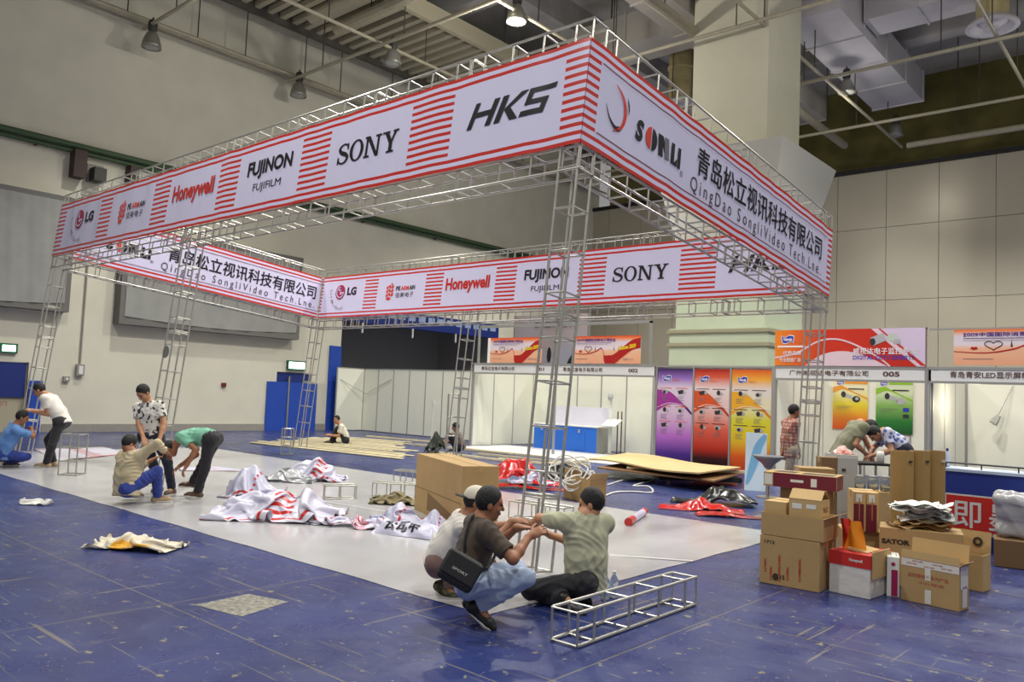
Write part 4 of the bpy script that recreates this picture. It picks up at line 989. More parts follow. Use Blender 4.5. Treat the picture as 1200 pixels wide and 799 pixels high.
# posters inside booth 005
def cam_poster(x, w_, z0, h_, label, g, sw, bars):
    mats = [g, M_lb, M_lw, M_dk, M_sil, mat(f'poster_swoosh_{sw}', sw, .4), M_gy]
    def draw(m, fn):
        m.prism(bez([(0, h_ * .72), (w_ * .3, h_ * .80), (w_ * .65, h_ * .72), (w_, h_ * .60)], 18) + [(w_, h_ * .64), (w_ * .6, h_ * .76), (w_ * .25, h_ * .88), (0, h_ * .84)], fn(1), 5)
        Rr(m, fn(1), .35 * w_, h_ - .11, w_, h_ - .04, 5); flag_logo(m, fn, w_ * .1, h_ - .14, .2, 1, 2); Rr(m, fn(2), w_ * .45, h_ * .80, w_ * .9, h_ * .825, 3)
        m.prism([(w_ * .30, h_ * .74), (w_ * .55, h_ * .68), (w_ * .6, h_ * .60), (w_ * .36, h_ * .65)], fn(2), 4); m.prism(ellipse(w_ * .31, h_ * .70, .06, .08, 14), fn(3), 3); m.prism(ellipse(w_ * .68, h_ * .61, .10, .08, 16), fn(2), 3 if bars else 4)
        m.prism(ellipse(w_ * .7, h_ * .62, .045, .04, 12), fn(3), 4)
        for j in range(3): Rr(m, fn(2), w_ * .12, h_ * (.46 - .03 * j), w_ * (.6 - .1 * j), h_ * (.466 - .03 * j), 6)
        if not bars: Rr(m, fn(2), w_ * .74, h_ * .42, w_ * .9, h_ * .49, 1); Rr(m, fn(2), w_ * .74, h_ * .30, w_ * .9, h_ * .37, 3)
    poster('camera_poster', label, (x, 21.27, z0), w_, h_, mats, draw)
PA = onY(975.5, 502, 21.27); PBq = onY(1017, 445, 21.27); cam_poster(PA.x, PBq.x - PA.x, PA.z, PBq.z - PA.z, 'yellow camera poster on the back panel of booth 005', grad('yellow_cam_poster', [(0, (226, 84, 30)), (.2, (226, 130, 40)), (.45, (222, 206, 50)), (.75, (232, 226, 190)), (.95, (236, 190, 60)), (1, (230, 150, 40))], 2, 0, 1.45), (226, 150, 50), True)
PA = onY(1026, 507, 21.27); PBq = onY(1070, 446, 21.27); cam_poster(PA.x, PBq.x - PA.x, PA.z, PBq.z - PA.z, 'green camera poster on the back panel of booth 005', grad('green_cam_poster', [(0, (22, 84, 40)), (.2, (40, 120, 50)), (.45, (130, 176, 90)), (.65, (206, 222, 180)), (.95, (226, 232, 206)), (1, (60, 150, 60))], 2, 0, 1.55), (140, 190, 50), False)
PA = onY(1080, 509, 20.6); PBq = onY(1084.5, 447, 20.6)
m = MB(); m.bb((-4.57, 19.6, PA.z), (-4.555, 20.9, PBq.z)); tag(m.build('narrow_poster', grad('red_cam_poster', [(0, (40, 20, 20)), (.3, (190, 60, 40)), (.75, (226, 190, 170)), (1, (226, 120, 60))], 2, 0, 1.5)), 'red poster seen edge-on beside the post of booth 005', 'poster')
# orange header over booth 005
def hdr(m, fn):
    w_, h_ = 3.24, .82
    m.prism(bez([(.72, 0), (1.1, .25), (1.55, .33), (2.0, .24), (2.5, 0)], 24), fn(1), 2)
    q, Fs = strip(bez([(0, .18), (.5, .28), (1.0, .55), (1.4, .60), (1.8, .48), (2.3, .2), (2.55, 0)], 36), .035); m.add([fn(2)(*p) for p in q], Fs, 2)
    m.prism([(2.15, h_), (2.35, h_), (3.24, .0), (3.08, .0)], fn(2), 2); m.prism([(2.35, h_), (3.24, h_), (3.24, .03)], fn(1), 9); m.prism([(2.30, h_), (2.34, h_), (3.22, .02), (3.16, .02)], fn(4), 8)
    flag_logo(m, fn, .14, .52, .32, 1, 3); put_text(m, '威视达', .48, .53, fn(2), 7, cap=.08); Rr(m, fn(2), .06, .42, .72, .46, 3)
    put_text(m, '优质品牌', .2, .24, fn(3), 3, cap=.1, bold=.03); put_text(m, '专业制造厂商', .12, .08, fn(3), 3, cap=.1, width=.5, bold=.03)
    put_text(m, '威视达电子监控专家', 1.78, .26, fn(4), 3, cap=.14, width=1.3, bold=.03); put_text(m, 'DIGITAL CCTV EXPERTS', 1.78, .14, fn(4), 1, cap=.09, width=1.25, bold=.02)
    m.prism([(2.14, .62), (2.4, .72), (2.48, .56), (2.2, .44)], fn(5), 5); m.prism(ellipse(2.19, .53, .06, .08, 14), fn(6), 4); m.prism(ellipse(2.6, .62, .12, .09, 14), fn(5), 6); Rr(m, fn(6), 2.62, .48, 2.75, .58, 5)
poster('header_sign', 'orange and pink header sign with a camera above booth 005', (-7.75, YF - .05, 2.62), 3.24, .82, [grad('orange_header', [(0, (236, 136, 40)), (.15, (226, 104, 36)), (.35, (204, 52, 28)), (1, (196, 40, 26))], 0, 0, 3.24), M_lb, mat('pale_pink_print', (226, 200, 210), .4), M_lw, M_dk, M_sil, mat('lens_print', (190, 200, 190), .4), M_or2, M_red, mat('lilac_print', (214, 196, 220), .4)], hdr)
# expo boards with the red ribbon
M_peach = grad('expo_peach', [(0, (236, 168, 132)), (.45, (240, 186, 150)), (.55, (226, 216, 222)), (.78, (224, 206, 214)), (.9, (236, 140, 84)), (1, (222, 60, 24))], 2, 0, .76); M_rib = mat('ribbon_red_print', (176, 30, 26), .4); M_pur = mat('purple_text_print', (78, 50, 140), .4); M_yel = mat('yellow_text_print', (240, 196, 30), .4)
def expo(x, z, w_, h_, label, gold):
    def draw(m, fn):
        s = w_ / 2.05
        c = bez([(0, .29), (.3, .26), (.5, .27), (.75, .34), (.9, .42), (.97, .3), (1.0, .14), (1.15, .09), (1.3, .13), (1.55, .32), (1.8, .5), (2.05, .56)], 66)
        wv = [.015 + .02 * min(1, i / 20) + (.24 if i / 66 > .62 else .24 * max(0, (i / 66 - .42) / .2)) * (1 if i / 66 > .42 else 0) for i in range(len(c))]
        low = [(a * s, max(.0, min(h_, (b - q / 2) * h_ / .76))) for (a, b), q in zip(c, wv)]; top = [(a * s, max(0, min(h_, (b + q / 2) * h_ / .76))) for (a, b), q in zip(c, wv)]
        for i in range(len(c) - 1): m.prism([low[i], low[i + 1], top[i + 1], top[i]], fn(1), 1)
        hp = [(.5 + .11 * (16 * math.sin(t) ** 3) / 16, .40 + .1 * (13 * math.cos(t) - 5 * math.cos(2 * t) - 2 * math.cos(3 * t) - math.cos(4 * t)) / 16) for t in [2 * math.pi * i / 30 for i in range(31)]]
        q, Fs = strip([(a * s, b) for a, b in hp], .018); m.add([fn(2)(*p) for p in q], Fs, 4)
        m.prism([((.26 + a) * s, .33 + b) for a, b in ((-.05, 0), (0, -.03), (.05, 0), (.03, .04), (0, .03), (-.03, .04))], fn(2), 1)
        for a, hh in ((.72, .14), (1.28, .12), (1.42, .1), (1.5, .16)): m.prism([((a - .015) * s, .36), ((a + .015) * s, .36), (a * s, .36 + hh)], fn(1), 4)
        put_text(m, '2009中国国际消费电子博览会', .12 * s, h_ * .80, fn(3), 2, cap=.085, width=1.2 * s if gold else 1.8, bold=.05)
        Rr(m, fn(3), .12 * s, h_ * .74, 1.2 * s, h_ * .755, 2); Rr(m, fn(3), .12 * s, h_ * .685, 1.1 * s, h_ * .695, 5); Rr(m, fn(3), .12 * s, .12, .5 * s, .13, 5)
        if gold: 
            put_text(m, 'Sinoces 2009', 1.42 * s, .36, lambda a, c_: fn(4)(a, c_ + (a - 1.42 * s) * .12), 3, cap=.12, width=.5 * s, bold=.06, shear=.2); put_text(m, '2009.7.10', 1.55 * s, .09, fn(3), 5, cap=.05, width=.3 * s)
    poster('expo_sign', label, (x, YF - .05, z), w_, h_, [M_peach, M_rib, M_pur, M_yel, mat('dark_wine_print', (96, 30, 36), .4), M_gy], draw)
expo(-16.85, 2.63, 2.05, .76, 'red ribbon expo sign above the left half of the double booth', True)
expo(-13.68, 2.63, 2.25, .76, 'red ribbon expo sign above the right half of the double booth', True)
expo(-3.98, 2.66, 2.9, .72, 'red ribbon expo sign at the right edge above the name with LED', False)
# big poster hanging far behind the booths
m = MB(); m.bb((0, 0, 0), (4.1, .04, 2.6)); 
f = lambda a, c: Vector((a, -.01, c)); f2 = lambda a, c: Vector((a, -.02, c))
m.prism(bez([(.05, .5), (.3, 1.1), (.8, .9), (1.3, 1.1), (1.7, .5)], 16) + [(1.7, .02), (.05, .02)], f, 1); m.prism([(2.9, .02), (3.6, .02), (3.5, 1.0), (3.2, .6)], f, 2); m.prism(ellipse(2.1, .8, .12, .35, 16), f, 2)
put_text(m, '青岛国际会展中心', 1.2, 2.0, f2, 2, cap=.28, width=2.5)
o = m.build('hanging_poster', [mat('pinkish_poster', (206, 180, 172), .5, c2=(196, 196, 210), vscale=.6), mat('russet_print', (120, 62, 50), .5), M_dk], None, world=False)
hp0 = onY(601, 436, 28.0); o.location = (hp0.x, 28.0, hp0.z); tag(o, 'large faded pink poster seen behind the near tower, above the double booth', 'poster')
m = MB(); m.bb((hp0.x - .1, 28.05, 0), (hp0.x + .05, 28.15, hp0.z + 2.6)); m.bb((hp0.x + 4.05, 28.05, 0), (hp0.x + 4.2, 28.15, hp0.z + 2.6)); m.build('post', M_pole, o)
# blue counter and white stand inside the double booth
t = thing('counter', 'bright blue display counter with a white back board', 'counter', (-15.1, 20.3, 0))
ca, cb = gnd(626, 525), gnd(703, 532); ca.y = cb.y = 19.9
M_cbl = mat('bright_blue_laminate', (38, 110, 214), .4)
m = MB(); m.bb((ca.x, 19.9, .02), (cb.x, 20.5, .78)); m.build('body', [M_cbl], t)
m = MB(); m.bb((ca.x - .02, 19.88, .78), (cb.x + .02, 20.55, .81)); m.build('top', M_white, t)
m = MB(); m.bb((ca.x + .35, 20.5, .8), (cb.x + .05, 20.54, 1.38)); m.build('back_board', mat('lilac_white_board', (222, 222, 236), .5), t)
m = MB(); m.bb((cb.x, 19.91, .02), (cb.x + .02, 20.5, .78)); m.build('side_panel', M_pole, t)
m = MB(); m.bb((ca.x + 1.45, 19.885, .08), (ca.x + 2.0, 19.9, .62)); m.build('door', M_cbl, t); 
for x in (ca.x + .3, ca.x + 1.75): m = MB(); m.bb((x, 19.87, .6), (x + .06, 19.9, .7)); m.build('lock', M_sil, t)
t = thing('catalogue_stand', 'white floor stand with a sloping tray right of the blue counter', 'stand', (-13.6, 20.3, 0))
sx = onY(716, 520, 20.3).x
m = MB(); m.lathe([(0, .0), (.2, 0), (.2, .02), (.04, .04)], (sx, 20.3, 0), 20); m.build('base', M_pole, t)
m = MB(); m.bb((sx - .09, 20.28, .02), (sx + .0, 20.33, 1.75)); m.build('pole', M_white, t)
m = MB(); m.box((sx + .1, 20.15, .95), (.5, .42, .03), Matrix.Rotation(math.radians(28), 3, 'X')); m.build('tray', M_white, t)
m = MB(); m.lathe([(0, -.12), (.06, -.1), (.09, 0), (.06, .1), (0, .12)], (sx - .04, 20.25, 1.72), 14); m.build('head', M_sil, t)
m = MB(); m.path([(sx + .18, 20.35, .02), (sx + .18, 20.35, 1.3), (sx + .32, 20.35, 1.3), (sx + .32, 20.35, .02)], .02, 6); m.build('rail', M_brn, t)
# ================================================================== CEILING SERVICES AND WALL FITTINGS
M_pipe = mat('beige_ceiling_pipe', (170, 162, 140), .5, var=.08); M_duct = mat('pale_duct', (196, 192, 196), .6, var=.06, vscale=.8); M_duct2 = mat('grey_duct', (176, 170, 160), .6, var=.1, vscale=.8); M_rod = mat('dark_rod', (66, 62, 56), .6)
def pipe(a, b, r, label, rods=0, group=None, m_=None):
    t = thing('ceiling_pipe', label, 'pipe', ((a[0] + b[0]) / 2, (a[1] + b[1]) / 2, (a[2] + b[2]) / 2), group=group)
    m = MB(); m.tube(a, b, r, 10); m.build('pipe_run', m_ or M_pipe, t)
    A, B = Vector(a), Vector(b)
    for i in range(rods):
        p = A.lerp(B, (i + .5) / rods); m = MB(); m.tube(p, (p.x, p.y, 17.0), .02, 5); m.build('hanger_rod', M_rod, t)
gx = 'beige pipes running across the hall under the ceiling'; gy = 'beige pipes running along the hall under the ceiling'
for y in (10.7, 15.95, 21.4, 26.6, 32.0): pipe((-25.4, y, 12.75), (13, y, 12.75), .06, 'thin beige pipe running across the hall under the ceiling', 9, gx)
for x in (-24.95, -20.2, -15.2, -9.85, -4.7, .8): pipe((x, 4, 12.85), (x, 35.9, 12.85), .055, 'thin beige pipe running along the hall under the ceiling', 8, gy)
pipe((-22.5, 14.9, 13.9), (-4, 14.9, 13.9), .20, 'fat beige pipe crossing above the striped banner, nearer of two', 5); pipe((-22.5, 15.9, 13.9), (-4, 15.9, 13.9), .20, 'fat beige pipe crossing above the striped banner, farther of two', 5)
pipe((-25.6, 2, 13.1), (-25.6, 35.8, 13.1), .11, 'beige pipe running along the top of the left wall', 8)
pipe((-12.2, 18, 13.3), (-12.2, 35.8, 13.3), .16, 'thick beige pipe behind the concrete column', 4)
pipe((-9.4, 35.0, 12.6), (13, 35.0, 12.6), .12, 'beige pipe in front of the back wall rail', 6)
def duct(lo, hi, label, m_):
    t = thing('air_duct', label, 'duct', ((lo[0] + hi[0]) / 2, (lo[1] + hi[1]) / 2, lo[2])); L = hi[1] - lo[1] if hi[1] - lo[1] > hi[0] - lo[0] else hi[0] - lo[0]; n = max(2, int(L / 2.4)); ay = hi[1] - lo[1] > hi[0] - lo[0]
    m = MB(); m.bb(lo, hi); m.build('duct_box', m_, t)
    for i in range(n + 1):
        q = L * i / n; m = MB()
        if ay: m.bb((lo[0] - .05, lo[1] + q - .03, lo[2] - .05), (hi[0] + .05, lo[1] + q + .03, hi[2] + .05))
        else: m.bb((lo[0] + q - .03, lo[1] - .05, lo[2] - .05), (lo[0] + q + .03, hi[1] + .05, hi[2] + .05))
        m.build('flange', m_, t)
    m = MB()
    for i in range(n): 
        q = L * (i + .5) / n; p = ((lo[0] + hi[0]) / 2, lo[1] + q) if ay else (lo[0] + q, (lo[1] + hi[1]) / 2)
        m.tube((p[0], p[1], hi[2] - .02), (p[0], p[1], 17), .03, 6)
        m.build('hanger_rod', M_rod, t); m = MB()
duct((-10.6, 24.8, 14.2), (-8.7, 34.5, 15.4), 'wide pale duct running to the back wall right of the column', M_duct)
duct((-13.6, 12.5, 14.0), (-12.4, 34, 15.0), 'grey square duct running left of the column', M_duct2)
duct((-18.5, 24.0, 14.6), (-13.7, 25.6, 15.8), 'grey cross duct left of the column', M_duct2)
duct((-2.2, 18, 14.0), (-.2, 35, 15.5), 'grey duct in the upper right of the ceiling', M_duct2)
duct((-8.6, 27.0, 14.6), (-5.4, 28.4, 15.7), 'pale cross duct in the upper right of the ceiling', M_duct)
M_dif = mat('yellowish_duct_metal', (178, 164, 120), .5, var=.1)
for u, v, d, lab in ((1163, 14, 24, 'round drum air diffuser in the upper right corner'), (797, 112, 30, 'yellowish round duct drop left of the concrete column')):
    p = atd(u, v, d); t = thing('drum_diffuser', lab, 'air diffuser', p)
    top = 17.0 - p.z if u > 900 else 1.9
    m = MB(); m.lathe([(.45, -.2), (.45, 1.0), (.5, 1.02), (.5, 1.1), (.45, 1.12), (.45, top)], p, 28); m.build('drum', M_dif, t, smooth=False)
    m = MB(); m.lathe([(.45, -.2), (.72, -.42), (.74, -.5), (.6, -.5), (.4, -.35), (.2, -.5), (0, -.5)], p, 28); m.build('cone_outlet', M_duct, t)
# high bay lamps
M_refl = mat('grey_lamp_reflector', (150, 148, 140), .35, .5); M_bal = mat('dark_ballast', (60, 58, 54), .6); M_lens = mat('unlit_lamp_glass', (170, 170, 160), .2); M_lit = mat('burning_lamp', (255, 250, 240), .4, emit=60)
def highbay(u, v, x, label, lit=False):
    p = onX(u, v, x); t = thing('high_bay_lamp', label, 'lamp', p, group=None)
    m = MB(); m.tube((p.x, p.y, p.z + .62), (p.x, p.y, 12.66 if p.z < 12.0 else p.z + .7), .03, 6); m.build('stem', M_rod, t)
    m = MB(); m.lathe([(.0, .62), (.10, .60), (.14, .5), (.14, .3), (.1, .22), (0, .22)], p, 18); m.build('ballast', M_bal, t)
    m = MB(); m.lathe([(.10, .24), (.17, .16), (.25, -.02), (.29, -.2), (.30, -.28), (.27, -.28), (.22, -.02), (.08, .2)], p, 24); m.build('reflector', M_refl, t, smooth=True)
    m = MB(); m.lathe([(0, -.30), (.18, -.29), (.27, -.26), (.27, -.24), (0, -.24)], p, 24); m.build('lens', M_lit if lit else M_lens, t, smooth=True)
highbay(178, 46, -24.9, 'unlit bell lamp high on the left wall, nearest the top left corner')
highbay(350, 104, -24.9, 'unlit bell lamp above the middle of the left wall')
highbay(460, 66, -20.2, 'unlit bell lamp under the ribbed soffit, above the striped banner')
highbay(605.5, 15, -15.3, 'burning bell lamp, glaring white above the frame', True)
highbay(992, 100, -9.85, 'bell lamp right of the column, nearer of two')
highbay(1050, 152, -9.85, 'bell lamp right of the column, farther of two')
# fittings on the left wall
def wbox(name, label, cat, u0, v0, u1, v1, dep, m_, extra=None):
    a, c = onX(u0, v1, XW), onX(u1, v0, XW); t = thing(name, label, cat, (XW + dep / 2, (a.y + c.y) / 2, a.z))
    m = MB(); m.bb((XW, a.y, a.z), (XW + dep, c.y, c.z)); m.build('housing', m_, t); 
    if extra: extra(t, a, c, dep)
    return t
M_acou = mat('grey_acoustic_cloth', (150, 150, 146), .9, var=.08, vscale=2)
def acou(name, y0, y1, z0, z1, label):
    t = thing('acoustic_panel', label, 'wall panel', (XW + .3, (y0 + y1) / 2, z0))
    m = MB(); m.bb((XW + .01, y0, z0), (XW + .45, y1, z1)); m.build('frame', mat('grey_panel_frame', (112, 110, 106), .8), t)
    V = []; ny, nz = 60, 24
    for i in range(ny + 1):
        for j in range(nz + 1):
            a, c = i / ny, j / nz; V.append((XW + .47 + .012 * math.sin(a * 40) * (1 - c * .6) + .006 * math.sin(a * 95 + c * 4), y0 + .15 + (y1 - y0 - .3) * a, z0 + .25 + (z1 - z0 - .4) * c + .12 * math.sin(math.pi * a) * (c - 1)))
    m = MB(); m.add(V, [(i * (nz + 1) + j, (i + 1) * (nz + 1) + j, (i + 1) * (nz + 1) + j + 1, i * (nz + 1) + j + 1) for i in range(ny) for j in range(nz)]); m.build('cloth', M_acou, t, smooth=True)
acou('a', 4.5, 9.15, 3.55, 6.95, 'sagging grey acoustic panel at the left edge of the wall')
acou('b', 10.6, 17.1, 3.35, 6.4, 'sagging grey acoustic panel behind the left end of the frame')
t = thing('wall_pipe', 'green pipe running along the left wall', 'pipe', (XW + .12, 18, 8.5))
for z, r in ((8.6, .1), (8.42, .06)): m = MB(); m.tube((XW + .14, 2, z), (XW + .14, 35.9, z), r, 10); m.build('pipe_run', mat('dark_green_pipe', (62, 84, 56), .5), t)
for y in range(4, 36, 4): m = MB(); m.bb((XW, y, 8.34), (XW + .24, y + .06, 8.38)); m.build('bracket', M_rod, t)
def spk(t, a, c, dep):
    m = MB(); m.bb((XW + .1, a.y + .55, a.z + .0), (XW + .5, a.y + .9, a.z + .4)); m.build('horn', M_bal, t)
wbox('wall_winch', 'dark winch box on the left wall below the green pipe', 'winch', 80, 180, 97, 208, .4, mat('dark_winch', (60, 40, 36), .6), spk)
wbox('wall_plate', 'small grey plate next to the dark winch box on the left wall', 'plate', 100, 196, 121, 213, .08, M_grey)
wbox('wall_winch', 'small dark winch box on the left wall just above the banner', 'winch', 146, 198, 157, 213, .4, mat('dark_winch', (60, 40, 36), .6))
def boxdoor(t, a, c, dep): m = MB(); m.bb((XW + dep, a.y + .05, a.z + .05), (XW + dep + .02, c.y - .05, c.z - .05)); m.build('cover', M_white, t)
wbox('switch_box', 'grey switch box at the end of the conduit on the left wall', 'switch box', 87.5, 427, 97.5, 440, .14, M_grey, boxdoor)
wbox('switch_box', 'small low switch box left of the conduit on the left wall', 'switch box', 73, 441, 80.5, 447, .1, M_grey, boxdoor)
wbox('fire_alarm', 'small dark red fire alarm box on the left wall', 'alarm', 259, 448.5, 264, 453, .08, mat('dark_red_box', (110, 30, 30), .5))
a = onX(93, 428, XW); m = MB(); m.path([(XW + .04, a.y, a.z), (XW + .04, a.y, a.z + 3.2)], .03, 6); tag(m.build('conduit', M_grey), 'thin grey conduit running up the left wall from the switch box', 'conduit')
M_exit = mat('lit_exit_sign', (200, 255, 226), .4, emit=3.5); M_exg = mat('green_sign_frame', (40, 92, 66), .5)
for (u0, v0, u1, v1, lab) in ((335, 423.5, 357, 433, 'lit green exit sign above the far blue double door'), (-2, 403, 20, 413, 'lit green exit sign above the doorway at the left edge')):
    a, c = onX(u0, v1, XW), onX(u1, v0, XW); t = thing('exit_sign', lab, 'sign', (XW + .06, (a.y + c.y) / 2, a.z))
    m = MB(); m.bb((XW, a.y, a.z), (XW + .1, c.y, c.z)); m.build('housing', M_exg, t)
    m = MB(); m.bb((XW + .1, a.y + .06, a.z + .05), (XW + .115, c.y - .06, c.z - .05)); m.build('lit_face', M_exit, t)
    m = MB(); put_text(m, '安全出口 EXIT', 0, 0, lambda p, q: Vector((XW + .12, a.y + .12 + p, a.z + .1 + q)), cap=c.z - a.z - .2, width=c.y - a.y - .24); m.build('lettering', M_exg, t)
# ================================================================== THINGS ON THE FLOOR
# ---- white floor film laid over the stand area
M_film = mat('white_floor_film', (181, 180, 183), 0.26, var=.06, vscale=1.3, bump=.10, bscale=3, coat=.2)
V = []; nx, ny = 60, 30
for i in range(nx + 1):
    for j in range(ny + 1):
        x = -19.5 + 15.3 * i / nx; y = 4.64 + (10.55 - 4.64) * j / ny
        e = min(i, nx - i, j, ny - j)
        V.append((x + (.01 * math.sin(y * 5) if i == nx else 0), y + (.01 * math.sin(x * 4) if j in (0, ny) else 0), .004 + (.004 * (1 + math.sin(x * 3.1 + y * 7) * math.sin(y * 2.3)) if e else 0)))
m = MB(); m.add(V, [(i * (ny + 1) + j, (i + 1) * (ny + 1) + j, (i + 1) * (ny + 1) + j + 1, i * (ny + 1) + j + 1) for i in range(nx) for j in range(ny)])
film = tag(m.build('floor_film', M_film, smooth=True), 'wide sheet of white protective film spread over the stand floor', 'floor film')
for (a, c) in (((715, 650), (812, 657)), ((460, 600), (300, 575))):
    p, q = gnd(*a, .012), gnd(*c, .012); d = (q - p).normalized(); n = Vector((-d.y, d.x, 0)) * .03
    m = MB(); m.add([p - n, q - n, q + n, p + n], [(0, 1, 2, 3)]); m.build('tape_strip', mat('glossy_clear_tape', (232, 232, 232), .12), film)
# ---- loose truss sections
def truss_piece(label, o, ax, ux, vx, L, s, group=None, name='truss_section'):
    o = Vector(o); t = thing(name, label, 'truss section', o, group=group)
    zs = [q for q in (0.0, .2, .65, 1.08, 1.5) if q < L - .12] + [L] if L > 1 else [L * k / max(2, round(L / .22)) for k in range(max(2, round(L / .22)) + 1)]
    truss_parts(t, (0, 0, 0), ax, ux, vx, L, s, zs, r=.0135); return t
az = lambda deg: (Vector((math.cos(math.radians(deg)), math.sin(math.radians(deg)), 0)), Vector((-math.sin(math.radians(deg)), math.cos(math.radians(deg)), 0)))
def lying(label, p0, p1, s, side=1, z=.014, L=None):
    p0, p1 = Vector(p0), Vector(p1); d = p1 - p0; d.z = 0; L = L or d.length; d.normalize(); n = Vector((-d.y, d.x, 0)) * side
    return truss_piece(label, (p0.x, p0.y, z), d, n, Z, L, s)
lying('aluminium truss section lying in front of the kneeling person', gnd(676, 760), gnd(815, 709.5), .22)
lying('short truss section lying on the white film beside the banner heaps', gnd(380, 586), gnd(417, 586), .20)
lying('truss section lying left of the big cardboard box, nearer one', gnd(436, 583), gnd(486, 586), .22)
lying('truss section lying left of the big cardboard box, farther one', gnd(461, 566), gnd(490, 569), .22)
lying('truss section lying behind the three people at the near tower', gnd(596, 607), gnd(640, 614), .22, L=.9)
p = gnd(68, 557); d_, n_ = az(41); truss_piece('short truss section standing upright beside the person in the plain white T-shirt', (p.x, p.y, .014), Z, d_, n_, .68, .30)
p = gnd(329, 533); truss_piece('short truss ladder standing upright at the foot of the far left tower', (p.x, p.y, .014), Z, d_, n_, .62, .22)
p = gnd(521.5, 545); truss_piece('truss section standing upright in front of the far middle tower', (p.x, p.y, .014), Z, d_, n_, 1.62, .24)

# ---- crumpled banners
def stripe_cloth(name, sc, amt, red=(200, 44, 36), base=(216, 214, 232)):
    m = mat(name, base, .32, coat=.2); nt = m.node_tree; L = nt.links.new; b = nt.nodes['Principled BSDF']
    uv = nt.nodes.new('ShaderNodeUVMap'); uv.uv_map = 'UVMap'; s = nt.nodes.new('ShaderNodeSeparateXYZ'); L(uv.outputs[0], s.inputs[0])
    def mth(op, a, c=None):
        q = nt.nodes.new('ShaderNodeMath'); q.operation = op
        for i, v in enumerate((a, c)):
            if v is None: continue
            if isinstance(v, (int, float)): q.inputs[i].default_value = v
            else: L(v, q.inputs[i])
        return q.outputs[0]
    st = mth('GREATER_THAN', mth('FRACT', mth('MULTIPLY', s.outputs[1], sc)), .55)
    zone = mth('GREATER_THAN', mth('FRACT', mth('MULTIPLY', s.outputs[0], 1.6)), 1 - amt)
    edge = mth('GREATER_THAN', mth('ABSOLUTE', mth('SUBTRACT', s.outputs[1], .5)), .42)
    f = mth('MULTIPLY', st, mth('MAXIMUM', zone, edge))
    x = nt.nodes.new('ShaderNodeMix'); x.data_type = 'RGBA'; L(f, x.inputs[0]); x.inputs[6].default_value = lin(base); x.inputs[7].default_value = lin(red); L(x.outputs[2], b.inputs['Base Color'])
    return m
def crumple(rx, ry, hgt, seed, n, slack=.62, steps=70, fine=1.0):
    """a square sheet larger than its footprint, relaxed over a few lumps under gravity: real folds"""
    R = np.random.RandomState(int(seed * 10)); ly, lx = 2 * ry / slack, 2 * rx / slack
    gx, gy = np.meshgrid(np.linspace(-.5, .5, n + 1), np.linspace(-.5, .5, n + 1), indexing='ij')
    hx, hy = lx / n, ly / n; X = np.stack([gx * lx * slack, gy * ly * slack, 0 * gx], -1)
    lumps = [(R.uniform(-.55, .55) * rx, R.uniform(-.5, .5) * ry, R.uniform(.45, 1.0) * hgt, R.uniform(.16, .34) * (rx + ry) / 2 * 1.3) for _ in range(4)]
    lumps[0] = (0, 0, hgt, .4 * min(rx, ry))
    def ground(x, y):
        g = 0 * x
        for a, b, h, w_ in lumps: g = np.maximum(g, h * np.exp(-((x - a) ** 2 + (y - b) ** 2) / (2 * w_ * w_)))
        return g * .8
    def sm(amp, k):
        f = 0 * gx
        for _ in range(6):
            q = R.normal(size=2) * k; f = f + np.sin(gx * q[0] * 6.28 + gy * q[1] * 6.28 + R.uniform(0, 6.28))
        return f * amp / 3
    X[..., 0] += sm(.10 * rx, 1.3); X[..., 1] += sm(.10 * ry, 1.3); X[..., 2] = ground(X[..., 0], X[..., 1]) + .05 + np.abs(sm(.55 * hgt, 1.5)) + sm(.012 * fine, 5)
    Pv = X.copy(); dg = math.hypot(hx, hy)
    def con(A, B, L, k, only=False):
        d = B - A; q = np.linalg.norm(d, axis=-1, keepdims=True) + 1e-9; c = (q - L) / q * .5 * k
        if only: c = np.where(q < L, c, 0)
        A += d * c; B -= d * c
    for it in range(steps):
        v = (X - Pv) * .90; Pv = X.copy(); X = X + v; X[..., 2] -= .0016
        for _ in range(6):
            for o in (0, 1):
                con(X[o:-1:2], X[o + 1::2][:len(X[o:-1:2])], hx, 1.0); con(X[:, o:-1:2], X[:, o + 1::2][:, :X[:, o:-1:2].shape[1]], hy, 1.0)
            con(X[:-1, :-1], X[1:, 1:], dg, .25); con(X[1:, :-1], X[:-1, 1:], dg, .25)
            con(X[:-2], X[2:], hx * 1.9, .5, True); con(X[:, :-2], X[:, 2:], hy * 1.9, .5, True); con(X[:-4], X[4:], hx * 3.0, .3, True); con(X[:, :-4], X[:, 4:], hy * 3.0, .3, True)
        g = ground(X[..., 0], X[..., 1]); hit = X[..., 2] < g
        X[..., 2] = np.where(hit, g, X[..., 2]); X[..., :2] = np.where(hit[..., None], Pv[..., :2] * .8 + X[..., :2] * .2, X[..., :2])
        lim = 1.12; X[..., 0] = np.clip(X[..., 0], -rx * lim, rx * lim); X[..., 1] = np.clip(X[..., 1], -ry * lim, ry * lim)
    return X
